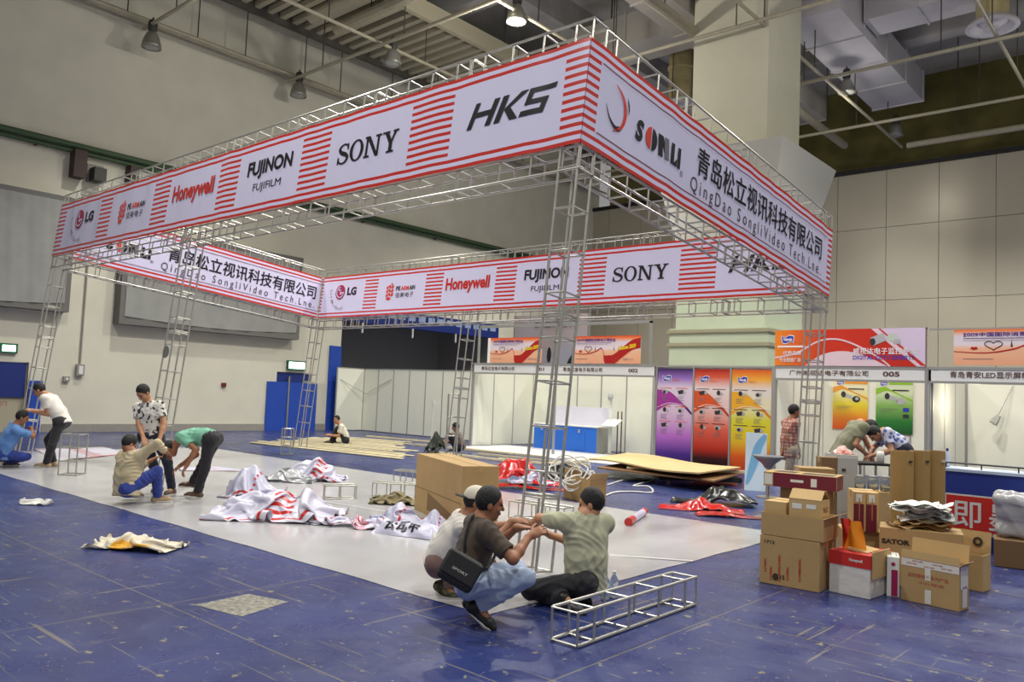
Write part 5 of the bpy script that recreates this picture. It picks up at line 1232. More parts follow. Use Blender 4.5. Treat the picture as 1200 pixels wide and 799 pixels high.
def heap(name, label, cat, c, rx, ry, rot, hgt, seed, m_, n=40, rough=1.0, lobes=.22, group=None, flat=.35, text=None, z0=.010, slack=.62):
    X = crumple(rx, ry, hgt, seed, n, slack, fine=rough); ca, sa = math.cos(rot), math.sin(rot); nn = n + 1
    V = [(c[0] + x * ca - y * sa, c[1] + x * sa + y * ca, z0 + z) for x, y, z in X.reshape(-1, 3)]
    m = MB(); m.add(V, [(i * nn + j, (i + 1) * nn + j, (i + 1) * nn + j + 1, i * nn + j + 1) for i in range(n) for j in range(n)]); m.uv = [(i / n, j / n) for i in range(nn) for j in range(nn)]
    o = m.build(name, m_, smooth=True)
    sb = o.modifiers.new('soften', 'SUBSURF'); sb.levels = 1; sb.render_levels = 1
    return tag(o, label, cat, group)
M_ban = stripe_cloth('crumpled_banner_vinyl', 13, .30); M_ban2 = stripe_cloth('crumpled_banner_vinyl_striped', 11, .26); M_ban3 = stripe_cloth('crumpled_banner_vinyl_pale', 12, .06, base=(206, 206, 228))
rA = math.radians(41)
g = gnd(325, 606); heap('crumpled_banner', 'largest crumpled white and red banner heap on the film, left of centre', 'banner', g, .72, .46, rA, .44, 1.3, M_ban2, n=54)
g = gnd(418, 618); heap('crumpled_banner', 'flat crumpled banner tail trailing right from the largest heap', 'banner', g, .62, .17, rA - .35, .11, 7.7, M_ban2, lobes=.15)
g = gnd(296, 581); heap('crumpled_banner', 'bunched white banner heap standing behind the largest heap', 'banner', g, .36, .36, rA, .58, 3.1, M_ban3, rough=.8)
g = gnd(372, 562); heap('crumpled_banner', 'crumpled striped banner heap farthest back on the film', 'banner', g, .46, .38, rA, .46, 5.4, M_ban2)
g = gnd(340, 564); heap('plastic_wrap', 'clear grey plastic wrap crumpled beside the farthest banner heap', 'wrap', g, .42, .3, rA, .26, 8.2, mat('grey_clear_wrap', (196, 198, 202), .15, trans=.35))
g = gnd(468, 614); heap('crumpled_banner', 'crumpled pale banner heap in front of the big cardboard box', 'banner', g, .36, .28, rA, .34, 9.6, M_ban3)
g = gnd(507, 626) + FH * .12; heap('crumpled_banner', 'pale banner folds lying against the back of the person in the cap', 'banner', g, .24, .22, rA, .34, 2.2, M_ban3)
# folded banner with writing
g0, g1 = gnd(436, 625), gnd(512, 634); dxy = (g1 - g0).normalized(); nn = Vector((-dxy.y, dxy.x, 0)); LB = (g1 - g0).length
prof = [(-.02, .004), (.0, .05), (.06, .115), (.13, .135), (.24, .125), (.33, .07), (.36, .006)]
def fb(a, k, off=0.0):
    i = min(int(k), len(prof) - 2); t = k - i; y = prof[i][0] * (1 - t) + prof[i + 1][0] * t; z = prof[i][1] * (1 - t) + prof[i + 1][1] * t
    e = min(1, a / .08, (LB - a) / .08); e = max(.15, e) ** .5
    return g0 + dxy * a + nn * (y + .015 * math.sin(a * 14 + k) - off * .5) + ZH * (.008 + z * e * (1 + .12 * math.sin(a * 21 + k * 2)) + off)
V = [fb(LB * i / 60, 6 * j / 18) for i in range(61) for j in range(19)]
m = MB(); m.add(V, [(i * 19 + j, (i + 1) * 19 + j, (i + 1) * 19 + j + 1, i * 19 + j + 1) for i in range(60) for j in range(18)]); o = tag(m.build('folded_banner', mat('folded_banner_vinyl', (214, 212, 236), .3, bump=.3, bscale=8), smooth=True), 'folded white banner strip with black Chinese writing on the film', 'banner')
m = MB(); put_text(m, '公司申', 0, 0, lambda a, c: fb(LB * .18 + a, 1.0 + c * 2.6, .006), cap=.85, width=.42, bold=.02); m.build('lettering', M_ink, o)
# flat sheets on the left
for (pp, lab, m_) in (([(40, 527), (120, 524), (150, 532), (70, 541)], 'white sheet with red edge spread on the floor behind the far left pair', M_ban), ([(205, 547), (262, 548), (292, 553), (212, 552)], 'thin white strip of sheet lying behind the person in mint green', M_ban3)):
    P4 = [gnd(*q) for q in pp]; V = []; UV = []
    for i in range(25):
        for j in range(13):
            a, b = i / 24, j / 12; p = (P4[0] * (1 - a) + P4[1] * a) * (1 - b) + (P4[3] * (1 - a) + P4[2] * a) * b; V.append((p.x, p.y, .014 + .03 * max(0, mnoise.noise(Vector((p.x * 2, p.y * 2, 1)))))); UV.append((a, b))
    m = MB(); m.add(V, [(i * 13 + j, (i + 1) * 13 + j, (i + 1) * 13 + j + 1, i * 13 + j + 1) for i in range(24) for j in range(12)]); m.uv = UV
    tag(m.build('sheet', m_, smooth=True), lab, 'sheet')
# plastic bag, scraps
g = gnd(160, 641); heap('plastic_bag', 'flattened cream and yellow woven bag lying alone on the blue floor', 'bag', g, .40, .22, rA - .15, .13, 6.1, blotch('cream_yellow_bag', (220, 212, 194), (224, 170, 50), 2.4, .56, .60), rough=.7)
for u, v, r_, lab in ((42, 591, .17, 'scrap of white paper at the left on the blue floor'),):
    heap('paper_scrap', lab, 'scrap', gnd(u, v), r_, r_ * .5, rA, .04, 2.9, M_white, n=16)
g = gnd(464, 590); heap('jacket', 'olive jacket dropped in front of the big cardboard box', 'jacket', g, .34, .24, rA, .22, 3.3, CL('olive_jacket', (126, 116, 84)), n=44)
p, q = gnd(736, 617), gnd(755, 604); m = MB(); t = thing('rolled_banner', 'red and white rolled banner tube lying on the white film', 'banner roll', (p + q) / 2)
m.tube(p + ZH * .06, p.lerp(q, .25) + ZH * .06, .055, 16); m.build('red_band', M_red, t); m = MB(); m.tube(p.lerp(q, .88) + ZH * .06, q + ZH * .06, .055, 16); m.build('red_band', M_red, t); m = MB(); m.tube(p.lerp(q, .02) + ZH * .06, q.lerp(p, .02) + ZH * .06, .052, 16); m.build('roll', M_vin, t)

# ---- timber battens and plywood
M_wood = mat('pale_pine_batten', (234, 220, 178), .6, var=.10, vscale=3); M_ply = mat('birch_plywood', (212, 186, 132), .55, var=.10, vscale=1.2, stretch=(1, 6, 1)); M_plyd = mat('plywood_edge', (140, 104, 66), .7)
lab = 'pale timber batten in the raft laid out around the sitting person'
rr = random.Random(5); Q = [gnd(292, 519), gnd(484, 540), gnd(484, 519), gnd(395, 512)]
NB = 16
for i in range(NB):
    b = i / (NB - 1); p0 = Q[0].lerp(Q[3], b); p1 = Q[1].lerp(Q[2], b); L = (p1 - p0).length
    d = (p1 - p0).normalized(); s0 = rr.uniform(-.2, .25); ang = rr.uniform(-.02, .02); d = Vector((d.x * math.cos(ang) - d.y * math.sin(ang), d.x * math.sin(ang) + d.y * math.cos(ang), 0)); n = Vector((-d.y, d.x, 0))
    p0 = p0 + d * s0; L = L - abs(rr.uniform(0, .6)); w_ = rr.uniform(.10, .15); z = .012 + rr.choice((0, 0, .0)); h_ = rr.uniform(.015, .025)
    m = MB(); c = p0 + d * L / 2 + ZH * (z + h_ / 2); m.box(c, (L, w_, h_), Matrix((d, n, ZH)).transposed())
    tag(m.build('timber_batten', M_wood), lab, 'batten', 'timber battens in the raft')
lab = 'loose yellow batten scattered between the raft and the plywood'
for (a, c) in (((486, 522), (600, 533)), ((500, 530), (590, 541)), ((545, 527), (640, 537)), ((560, 533), (690, 546)), ((585, 539), (680, 549)), ((430, 512), (520, 520)), ((640, 545), (700, 540)), ((540, 548), (600, 553))):
    p, q = gnd(*a), gnd(*c); d = (q - p); L = d.length; d.normalize(); n = Vector((-d.y, d.x, 0)); m = MB(); m.box((p + q) / 2 + ZH * .037, (L, .06, .05), Matrix((d, n, ZH)).transposed()); tag(m.build('timber_batten', M_wood), lab, 'batten', 'loose battens left of the plywood')
# platform strip of white carpet in front of the double booth
m = MB(); m.bb((-17.5, 17.2, .0), (-11.0, 20.0, .02)); tag(m.build('booth_carpet', mat('pale_grey_carpet', (206, 206, 206), .9)), 'pale grey carpet strip in front of the blue counter', 'carpet')
def sheet(pts, z, th, label, m_=M_ply, bow=0.0):
    P4 = [gnd(*q, z) for q in pts]; V = []; N = 14
    for k in (0, 1):
        for i in range(N + 1):
            for j in range(N + 1):
                a, b = i / N, j / N; p = (P4[0] * (1 - a) + P4[1] * a) * (1 - b) + (P4[3] * (1 - a) + P4[2] * a) * b; V.append((p.x, p.y, z + th * k + bow * math.sin(a * math.pi * 2.2) * .5 + bow * .5))
    n1 = (N + 1) * (N + 1); F = []
    for i in range(N):
        for j in range(N):
            q = (i * (N + 1) + j, (i + 1) * (N + 1) + j, (i + 1) * (N + 1) + j + 1, i * (N + 1) + j + 1); F += [q[::-1], tuple(x + n1 for x in q)]
    for i in range(N):
        for e in ((i * (N + 1), (i + 1) * (N + 1)), ((i + 1) * (N + 1) + N, i * (N + 1) + N), (N * (N + 1) + i, N * (N + 1) + i + 1), (i + 1, i)): F.append((e[0], e[1], e[1] + n1, e[0] + n1))
    m = MB(); m.add(V, F); return tag(m.build('plywood_sheet', m_), label, 'plywood sheet')
sheet([(700, 549), (836, 565), (872, 555), (745, 541)], .20, .03, 'plywood sheet on the low dolly, bottom of the pair', M_plyd)
sheet([(690, 540), (818, 558), (868, 551), (735, 533)], .30, .03, 'warped plywood sheet lying on top of the dolly stack', M_ply, .05)
p, q = gnd(735, 548, .27), gnd(884, 553, .27); d = (q - p).normalized(); n = Vector((-d.y, d.x, 0)); m = MB(); m.box((p + q) / 2, ((q - p).length, .07, .05), Matrix((d, n, ZH)).transposed()); tag(m.build('timber_batten', M_wood), 'long batten sticking out to the right from the plywood stack', 'batten')
t = thing('dolly', 'black low dolly with a caster under the plywood', 'dolly', gnd(815, 568)); g = gnd(815, 566)
m = MB(); m.box(g + ZH * .13, (1.7, .8, .10), Matrix.Rotation(math.radians(41), 3, 'Z')); m.build('deck', M_black, t)
for u, v in ((784, 568), (846, 575), (800, 560), (868, 566)):
    w_ = gnd(u, v) + ZH * .05; m = MB(); m.tube(w_ - RH * .02 - FH * .02, w_ + RH * .0 + FH * .02, .05, 14); m.build('caster', mat('grey_caster', (96, 94, 90), .5), t)
# ---- red bags, cables, small cartons
M_redv = mat('glossy_red_vinyl', (190, 24, 18), .22, var=.1, coat=.3); M_blkv = mat('glossy_black_vinyl', (26, 26, 28), .25)
g = gnd(616, 566); heap('red_bag', 'upright glossy red vinyl bag with white patch behind the near tower', 'bag', g, .62, .34, rA, .62, 5.5, M_redv, rough=.3, slack=.80, n=30)
g = gnd(612, 572); heap('red_sheet', 'flat red vinyl sheet spread under the upright red bag', 'sheet', g, .85, .22, rA, .10, 6.5, M_redv, slack=.92, n=28)
g = gnd(622, 571); heap('white_sheet', 'small white vinyl sheet draped over the front of the red bag', 'sheet', g - FH * .15, .38, .16, rA, .26, 8.5, M_ban3, rough=.7, z0=.1)
g = gnd(660, 562); heap('black_bag', 'black bag dropped beside the carton of white cables', 'bag', g, .6, .4, rA, .42, 1.7, M_blkv, slack=.85, n=30)
g = gnd(822, 597); heap('folded_tarp', 'folded red and black vinyl tarp bundle on the blue floor', 'tarp', g, .62, .30, rA - .25, .24, 2.6, M_redv, rough=.2, slack=.90, n=30)
g = gnd(836, 590); heap('folded_tarp', 'black vinyl tarp lying on the back of the red bundle', 'tarp', g, .66, .34, rA - .25, .36, 3.9, M_blkv, rough=.2, slack=.88, n=30)
g = gnd(852, 605); heap('folded_tarp', 'flat red vinyl tarp lying in front of the red and black bundle', 'tarp', g, .44, .16, rA - .1, .10, 7.2, M_redv, rough=.2, slack=.92, n=26)
# ---- cartons
M_card = mat('brown_cardboard', (178, 146, 98), .75, var=.05, vscale=4); M_card2 = mat('light_cardboard', (196, 164, 112), .75, var=.05, vscale=4); M_in = mat('dark_carton_inside', (112, 88, 58), .8); M_tape = mat('tan_parcel_tape', (190, 160, 108), .25); M_rprint = mat('faded_red_print', (176, 66, 50), .7); M_bprint = mat('black_carton_print', (60, 48, 38), .7)
M_mar = mat('maroon_carton_print', (112, 26, 50), .5); M_wtape = mat('white_packing_tape', (222, 216, 206), .3)
def fit(bl, bm_, br, top, z0=0.0):
    """carton seen corner-on: lower-left, lower-middle, lower-right corners and the top of the middle edge"""
    a, b_, c = gnd(*bl, z0), gnd(*bm_, z0), gnd(*br, z0); w_ = (b_ - a).length; d = (c - b_).length; u = (b_ - a).normalized(); dist = b_.dot(FH); tp = atd(*top, dist)
    return b_, math.atan2(u.y, u.x), w_, d, tp.z - z0
def carton(name, label, b_, rz, w_, d, h_, z0=0.0, m_=None, flaps=(), prints=None, group=None, tape=True, cat='carton', wall=.008):
    """local frame: x along the front (0..w), y depth (0..d), corner at the lower right front = (w,0)"""
    u = Vector((math.cos(rz), math.sin(rz), 0)); o = b_ - u * w_; m_ = m_ or M_card
    t = thing(name, label, cat, (o.x, o.y, z0), rz, group)
    m = MB(); k = wall
    if flaps:
        m.bb((0, 0, .002), (w_, d, .012)); m.bb((0, 0, .012), (w_, k, h_)); m.bb((0, d - k, .012), (w_, d, h_)); m.bb((0, k, .012), (k, d - k, h_)); m.bb((w_ - k, k, .012), (w_, d - k, h_)); m.bb((k, k, h_ * .55), (w_ - k, d - k, h_ * .57), 1)
    else: m.bb((0, 0, .002), (w_, d, h_))
    m.build('carton_body', [m_, M_in], t, world=False, bevel=0 if flaps else .004)
    for side, ln, ang in flaps:
        m = MB(); ca, sa = math.cos(math.radians(ang)) * ln, math.sin(math.radians(ang)) * ln   # ang 0 = straight out, 90 = straight up, 180 = folded in
        e = {'f': [(0, 0), (w_, 0), (0, -1)], 'b': [(0, d), (w_, d), (0, 1)], 'l': [(0, 0), (0, d), (-1, 0)], 'r': [(w_, 0), (w_, d), (1, 0)]}[side]
        (x0, y0), (x1, y1), (nx, ny_) = e; th = .005
        P = [Vector((x0, y0, h_)), Vector((x1, y1, h_)), Vector((x1 + nx * ca, y1 + ny_ * ca, h_ + sa)), Vector((x0 + nx * ca, y0 + ny_ * ca, h_ + sa))]
        nn = (P[1] - P[0]).cross(P[3] - P[0]).normalized() * th
        m.add(P + [q + nn for q in P], [(0, 1, 2, 3), (7, 6, 5, 4), (0, 4, 5, 1), (1, 5, 6, 2), (2, 6, 7, 3), (3, 7, 4, 0)]); m.build('flap', M_card2, t, world=False)
    if tape and not flaps:
        m = MB(); m.bb((-.001, d / 2 - .03, h_), (w_ + .001, d / 2 + .03, h_ + .0015)); m.bb((w_, d / 2 - .03, h_ - .07), (w_ + .0015, d / 2 + .03, h_)); m.bb((-.0015, d / 2 - .03, h_ - .07), (0, d / 2 + .03, h_)); m.build('tape_strip', M_tape, t, world=False)
    if prints: prints(t, w_, d, h_)
    return t
Fr = lambda a, c: Vector((a, -.0025, c))
def on_side(w_): return lambda a, c: Vector((w_ + .0025, a, c))
def add_print(t, mats, draw, name='printing'): m = MB(); draw(m); m.build(name, mats, t, world=False)
# large mid carton
b_, rz, w_, d, h_ = fit((485.5, 597), (539, 624), (574, 620), (537.5, 546))
def pbig(t, w, d, h): add_print(t, [mat('carton_seam_and_shadow', (128, 100, 62), .7)], lambda m: (m.prism([(0, h * .42), (w, h * .42), (w, h * .43), (0, h * .43)], Fr), m.prism([(w * .3, h * .40), (w, h * .14), (w, h * .12), (w * .3, h * .1)], Fr)), 'seam_and_shadow')  # seam line, plus a cast shadow painted as a dark wedge
carton('cardboard_box', 'big plain brown cardboard box standing behind the squatting pair', b_, rz, w_, d, h_, m_=M_card, prints=pbig)
# cable carton
b_, rz, w_, d, h_ = fit((660, 583), (690, 590), (713, 583), (690, 562))
d = .34
carton('cable_carton', 'open carton of tangled white cables behind the kneeling person', b_, rz, w_, d, h_, flaps=(('l', .12, 100), ('r', .12, 60)))
M_cab = mat('white_cable', (226, 224, 218), .5); cq = b_ - Vector((math.cos(rz), math.sin(rz), 0)) * w_ * .45 + FH * .2
lab = 'white cable coiled in loops over the open cable carton'
for k in range(7):
    r_ = rr.uniform(.16, .32); c = cq + RH * rr.uniform(-.25, .35) + FH * rr.uniform(-.15, .1) + ZH * (h_ + rr.uniform(-.12, .12)); tl = rr.uniform(.4, 1.2); a0 = rr.uniform(0, 6)
    P = [c + RH * (r_ * math.cos(t)) + (ZH * math.sin(tl) + FH * math.cos(tl)) * r_ * .8 * math.sin(t) + ZH * .04 * math.sin(3 * t + a0) for t in [2 * math.pi * i / 28 for i in range(29)]]
    m = MB(); m.path(P, .013, 6); tag(m.build('cable', M_cab, smooth=True), lab, 'cable', 'white cable coils in the open carton')
P = [gnd(*q, .016) for q in bez([(690, 592), (716, 578), (740, 576), (764, 577), (760, 570), (742, 569), (766, 562), (735, 562), (712, 568)], 60)]; m = MB(); m.path(P, .016, 6); tag(m.build('cable', M_cab, smooth=True), 'white cable snaking over the blue floor right of the cable carton', 'cable')
# --- right-hand pile
b_, rz, w_, d, h_ = fit((889.5, 682), (960, 695), (970.5, 688), (959, 636)); d = .42
uA = Vector((math.cos(rz), math.sin(rz), 0)); vA = Vector((-uA.y, uA.x, 0)); bA, hA, wA, dA, rA_ = b_, h_, w_, d, rz
def pA(t, w, d, h):
    def dr(m):
        for i, (x, y0) in enumerate(((.12, .2), (.22, .05), (.36, .32), (.36, .05), (.5, .1), (.70, .30), (.70, .12))):
            put_text(m, 'LORK', 0, 0, lambda a, c, x=x, y0=y0: Fr(w * x - c, h * y0 + .02 + a), cap=.022, width=.13, bold=.05)
    add_print(t, [M_rprint], dr)
    def dk(m):
        put_text(m, '1712', w * .08, h * .84, Fr, cap=.03, width=.1, bold=.03); m.prism(ellipse(w * .28, h * .17, .03, .035, 14), Fr); put_text(m, '15', w * .36, h * .14, Fr, cap=.04, bold=.03)
    add_print(t, [M_bprint], dk)
carton('carton', 'large brown carton with red printing, bottom left of the right-hand pile', b_, rz, w_, d, h_, prints=pA)
zB = hA + .005
b_, rz, w_, d, h_ = fit((894, 621), (966, 634.5), (977, 628), (958, 609), zB); d = .40; h_ = .21
tB = carton('carton', 'shallow open brown carton resting on the large red-printed carton', bA + uA * .03 + vA * .0, rA_, wA + .02, .44, h_, zB, flaps=(('r', .09, 25), ('l', .1, -20)))
zC = zB + .13
m_ = None
carton('carton', 'small brown carton with a peaked open top in the shallow tray carton', bA - uA * .01 + vA * .06, rA_ + .03, .30, .26, .235, zC, M_card2, flaps=(('f', .13, 140), ('b', .13, 140)), prints=lambda t, w, d, h: add_print(t, [M_white, M_bprint], lambda m: (Rr(m, Fr, .03, h - .09, .12, h - .04, 0), Rr(m, Fr, .16, h - .08, .25, h - .04, 0), put_text(m, 'FRAGILE', 0, 0, lambda a, c: on_side(w)(.05 + a, .12 + c), 1, cap=.05, width=.16))))
carton('carton', 'flat brown carton at the left in the shallow tray carton', bA - uA * .335 + vA * .04, rA_, .21, .34, .19, zC, M_card2)
# maroon flat carton behind on a grey bag
gE = atd(980, 577, bA.dot(FH) + .62); zE = gE.z
rE = math.atan2(RH.y, RH.x) - math.radians(33); wE, dE = .72, .36
carton('carton', 'dark brown carton standing under the flat maroon carton', Vector((gE.x, gE.y, 0)) + Vector((-math.sin(rE), math.cos(rE), 0)) * .05 - Vector((math.cos(rE), math.sin(rE), 0)) * .06, rE, .50, .28, zE - .004, m_=mat('dark_cardboard', (128, 98, 66), .75))
heap('plastic_bag', 'grey green plastic sack left of the carton under the flat maroon carton', 'bag', Vector((gE.x, gE.y, 0)) - Vector((math.cos(rE), math.sin(rE), 0)) * .40 - FH * .10, .13, .13, rE, zE * .80, 4.9, mat('grey_green_sack', (120, 114, 92), .4), rough=.12, slack=.7, n=30)
def pE(t, w, d, h):
    add_print(t, [M_mar, M_white, M_dk], lambda m: (Rr(m, Fr, .10, .004, w, h - .004, 0), Rr(m, lambda a, c: Fr(a, c) + Vector((0, -.001, 0)), .01, .02, .09, h - .02, 1), Rr(m, lambda a, c: Fr(a, c) + Vector((0, -.001, 0)), w * .38, h * .42, w * .56, h * .6, 1), Rr(m, lambda a, c: Fr(a, c) + Vector((0, -.001, 0)), w * .66, h * .2, w * .74, h * .75, 1)))
    add_print(t, [M_mar, M_white, M_dk], lambda m: (Rr(m, on_side(w), .03, .004, d - .03, h - .004, 0), Rr(m, lambda a, c: Vector((a, c, h + .002)), w * .12, d * .2, w * .42, d * .7, 2), Rr(m, lambda a, c: Vector((a, c, h + .002)), w * .52, d * .12, w * .95, d * .62, 2)))
carton('display_carton', 'flat maroon and brown carton laid on top at the back of the pile', Vector((gE.x, gE.y, 0)), rE, wE, dE, .15, zE, M_card2, prints=pE)
# woven white bag with red rim
b_, rz, w_, d, h_ = fit((971.4, 693), (1019, 703), (1039.5, 693), (1018, 653)); bF, rF, wF, hF = b_, rz, w_, h_
def pF(t, w, d, h):
    m = MB(); m.bb((-.004, -.004, h - .11), (w + .004, d + .004, h + .01)); m.build('red_rim', mat('red_woven_rim', (196, 40, 30), .55), t, world=False)
    add_print(t, [M_white], lambda m: put_text(m, 'Honeywell', w * .5, h - .07, lambda a, c: Fr(a, c) + Vector((0, -.004, 0)), cap=.035, width=.12, bold=.03), 'lettering')
    m = MB(); m.box((w + .012, d * .45, h - .08), (.01, d * .8, .24)); m.build('hanging_flap', M_card2, t, world=False)
    m = MB(); m.box((w * .58, d * .5, h + .02), (w * .5, d * .6, .02), Matrix.Rotation(.12, 3, 'Y')); m.build('inner_flap', M_card2, t, world=False)
tF = carton('woven_bag', 'square white woven bag with a red rim in front of the maroon cartons', b_, rz, w_, d, h_, m_=mat('white_woven_plastic', (216, 212, 204), .4, bump=.5, bscale=9), tape=False, prints=pF, cat='bag')
for k, (dx, dy, col, lb, an_) in enumerate(((.06, .16, (238, 150, 30), 'orange pennant flag sticking out of the white woven bag, in front', .25), (.03, .24, (204, 44, 32), 'red pennant flag sticking out of the white woven bag, behind', -.1))):
    uF = Vector((math.cos(rF), math.sin(rF), 0)); vF = Vector((-uF.y, uF.x, 0)); o = bF - uF * (wF - dx - .02) + vF * dy + ZH * (hF - .02); V = []
    for i in range(9):
        for j in range(9): a, c = i / 8, j / 8; V.append(o + uF * ((.05 + .17 * (1 - c * .7)) * a + c * an_ * .3 - .03) + vF * .025 * math.sin(a * 7 + c * 3) + ZH * (c * .30))
    m = MB(); m.add(V, [(i * 9 + j, (i + 1) * 9 + j, (i + 1) * 9 + j + 1, i * 9 + j + 1) for i in range(8) for j in range(8)]); tag(m.build('pennant', mat(f'pennant_{k}', col, .5), smooth=True), lb, 'flag')
# two maroon upright cartons
dG = 8.35; pg = gnd(1000, 650); pg = atd(1000, 640, dG); pg.z = 0
def pG(t, w, d, h):
    add_print(t, [M_mar, M_white, mat('gold_print', (176, 130, 70), .5)], lambda m: (Rr(m, Fr, .0, .0, w - .02, h - .12, 0), Rr(m, lambda a, c: Fr(a, c) - Vector((0, .001, 0)), .02, h - .10, w - .04, h - .02, 1), Rr(m, lambda a, c: Fr(a, c) - Vector((0, .001, 0)), w * .42, .12, w * .5, .34, 2)))
zG = .26
gG = atd(1000, 622, dG); zG = gG.z
carton('plain_carton', 'plain brown carton under the two upright maroon cartons', Vector((gG.x, gG.y, 0)) + RH * .31 - FH * .02, math.atan2(RH.y, RH.x) - .25, .40, .45, zG - .004, 0, M_card)
for k, lb in ((0, 'upright maroon carton with a white label, left of the two'), (1, 'upright maroon carton with a yellow tag, right of the two')):
    t = carton('display_carton', lb, Vector((gG.x, gG.y, 0)) + (RH * math.cos(-.25) + FH * math.sin(-.25)) * (.118 + k * .122), math.atan2(RH.y, RH.x) - .25, .118, .40, .40, zG, M_card2, prints=pG)
    if k: add_print(t, [mat('yellow_tag', (240, 196, 30), .4)], lambda m: m.prism([(.10, .42), (.19, .42), (.19, .30), (.145, .27), (.10, .30)], on_side(.118)), 'yellow_tag')
# LG thin carton
b_, rz, w_, d, h_ = fit((1042, 699), (1054, 700.5), (1059, 696), (1054, 645)); w_ = .105; h_ = .36
def pH(t, w, d, h):
    add_print(t, [M_mag, M_white], lambda m: (Rr(m, Fr, w * .35, .01, w * .85, h * .68, 0), m.prism(ellipse(w * .5, h * .82, .018, .018, 16), Fr, 0)))
    m = MB(); m.path([(w * .3, d * .2, h), (w * .35, d * .2, h + .03), (w * .7, d * .2, h + .03), (w * .75, d * .2, h)], .006, 6); m.build('handle', M_white, t, world=False)
carton('slim_carton', 'slim white and magenta carton wedged beside the taped carton', b_, rz, w_, .26, h_, m_=M_white, prints=pH, tape=False)
# big taped carton in front
b_, rz, w_, d, h_ = fit((1056, 702), (1124, 717), (1141, 709), (1124, 664)); w_, d, h_ = w_, .20, h_
bI, rI, wI, hI = b_, rz, w_, h_
def pI(t, w, d, h):
    add_print(t, [M_wtape, M_rprint], lambda m: (Rr(m, Fr, 0, h - .07, w, h - .003, 0), Rr(m, Fr, w * .42, h - .17, w * .52, h - .07, 0), Rr(m, Fr, w * .42, .01, w * .53, .13, 0), Rr(m, on_side(w), d * .1, h - .2, d * .9, h - .01, 0), Rr(m, on_side(w), d * .3, .02, d * .8, .2, 0)))
    add_print(t, [M_rprint], lambda m: ([put_text(m, 'SECURITY CAMERA', w * x, h - .05 + dy, lambda a, c: Fr(a, c) - Vector((0, .001, 0)), cap=.012, width=.09, bold=.02) for x, dy in ((.1, 0), (.4, -.01), (.7, 0), (.2, .025), (.55, .02))], put_text(m, '监控摄像机系列产品', w * .12, h * .58, Fr, cap=.035, width=w * .7), put_text(m, '小心轻放', w * .3, h * .45, Fr, cap=.025, width=w * .45)))
carton('carton', 'wide brown carton with white printed tape and open flaps at the front right', b_, rz, w_, d, h_, m_=M_card, flaps=(('b', .16, 80), ('f', .07, 95), ('r', .05, 40)), prints=pI)
# carton behind it, carton with papers
uI = Vector((math.cos(rI), math.sin(rI), 0)); vI = Vector((-uI.y, uI.x, 0))
b_, rz, w_, d, h_ = fit((1100, 690), (1152, 694), (1163, 683), (1152, 640)); pK = gnd(1152, 694)
tK = carton('carton', 'brown carton with a raised flap behind the taped carton', pK, rI + .05, .40, .22, .34, m_=M_card2, flaps=(('b', .2, 85), ('l', .1, 60)), prints=lambda t, w, d, h: add_print(t, [M_bprint], lambda m: ring(m, lambda a, c: Vector((a, d - .012, h + .1 + c)), w * .72, 0, .045, .045, .02, .02)))
pJ = atd(1030, 668, 7.95); pJ.z = 0; zJ = atd(1030, 648, 7.95).z
def pJp(t, w, d, h): add_print(t, [M_bprint], lambda m: put_text(m, 'SATOR', .05, h * .42, Fr, cap=.05, width=.27, bold=.06), 'lettering')
rJ = math.atan2(RH.y, RH.x) - .45; uJ = Vector((math.cos(rJ), math.sin(rJ), 0)); vJ = Vector((-uJ.y, uJ.x, 0))
hJ = atd(1030, 617, 7.95).z
carton('carton', 'brown carton printed SATOR carrying the heap of papers', pJ + uJ * .72, rJ, .72, .42, hJ, m_=M_card, prints=lambda t, w, d, h: add_print(t, [M_bprint], lambda m: put_text(m, 'SATOR', .02, h * .72, Fr, cap=.05, width=.25, bold=.06), 'lettering'))
cP = pJ + uJ * .36 + vJ * .2
lab = 'loose sheet of white paper in the crumpled heap on the SATOR carton'
for k in range(22):
    o = cP + uJ * rr.uniform(-.10, .10) + vJ * rr.uniform(-.07, .07) + ZH * (hJ + .004 + k * .0105); a = rr.uniform(-.5, .5); cu, su = math.cos(a), math.sin(a); V = []; sd = rr.uniform(0, 9); N = 12
    for kk in (0, 1):
        for i in range(N + 1):
            for j in range(N + 1):
                x, y = (i / N - .5) * .40, (j / N - .5) * .27; z = .016 * math.sin(x * 26 + sd + 3 * y) + .012 * math.sin(y * 36 + sd * 2) + .03 * max(0, abs(x) * 5 - .6) * math.sin(sd * 3); V.append(o + uJ * (x * cu - y * su) + vJ * (x * su + y * cu) + ZH * (z + .012 + kk * .004))
    n1 = (N + 1) ** 2; Fq = [q for i in range(N) for j in range(N) for q in ((i * (N + 1) + j, (i + 1) * (N + 1) + j, (i + 1) * (N + 1) + j + 1, i * (N + 1) + j + 1), tuple(n1 + r for r in (i * (N + 1) + j, i * (N + 1) + j + 1, (i + 1) * (N + 1) + j + 1, (i + 1) * (N + 1) + j)))]
    m = MB(); m.add(V, Fq); tag(m.build('paper_sheet', M_white if k > 6 else M_card2, smooth=True), lab if k > 6 else 'brown wrapping sheet folded under the white papers on the SATOR carton', 'paper', 'white papers on the carton' if k > 6 else 'brown wrapping sheets under the papers')
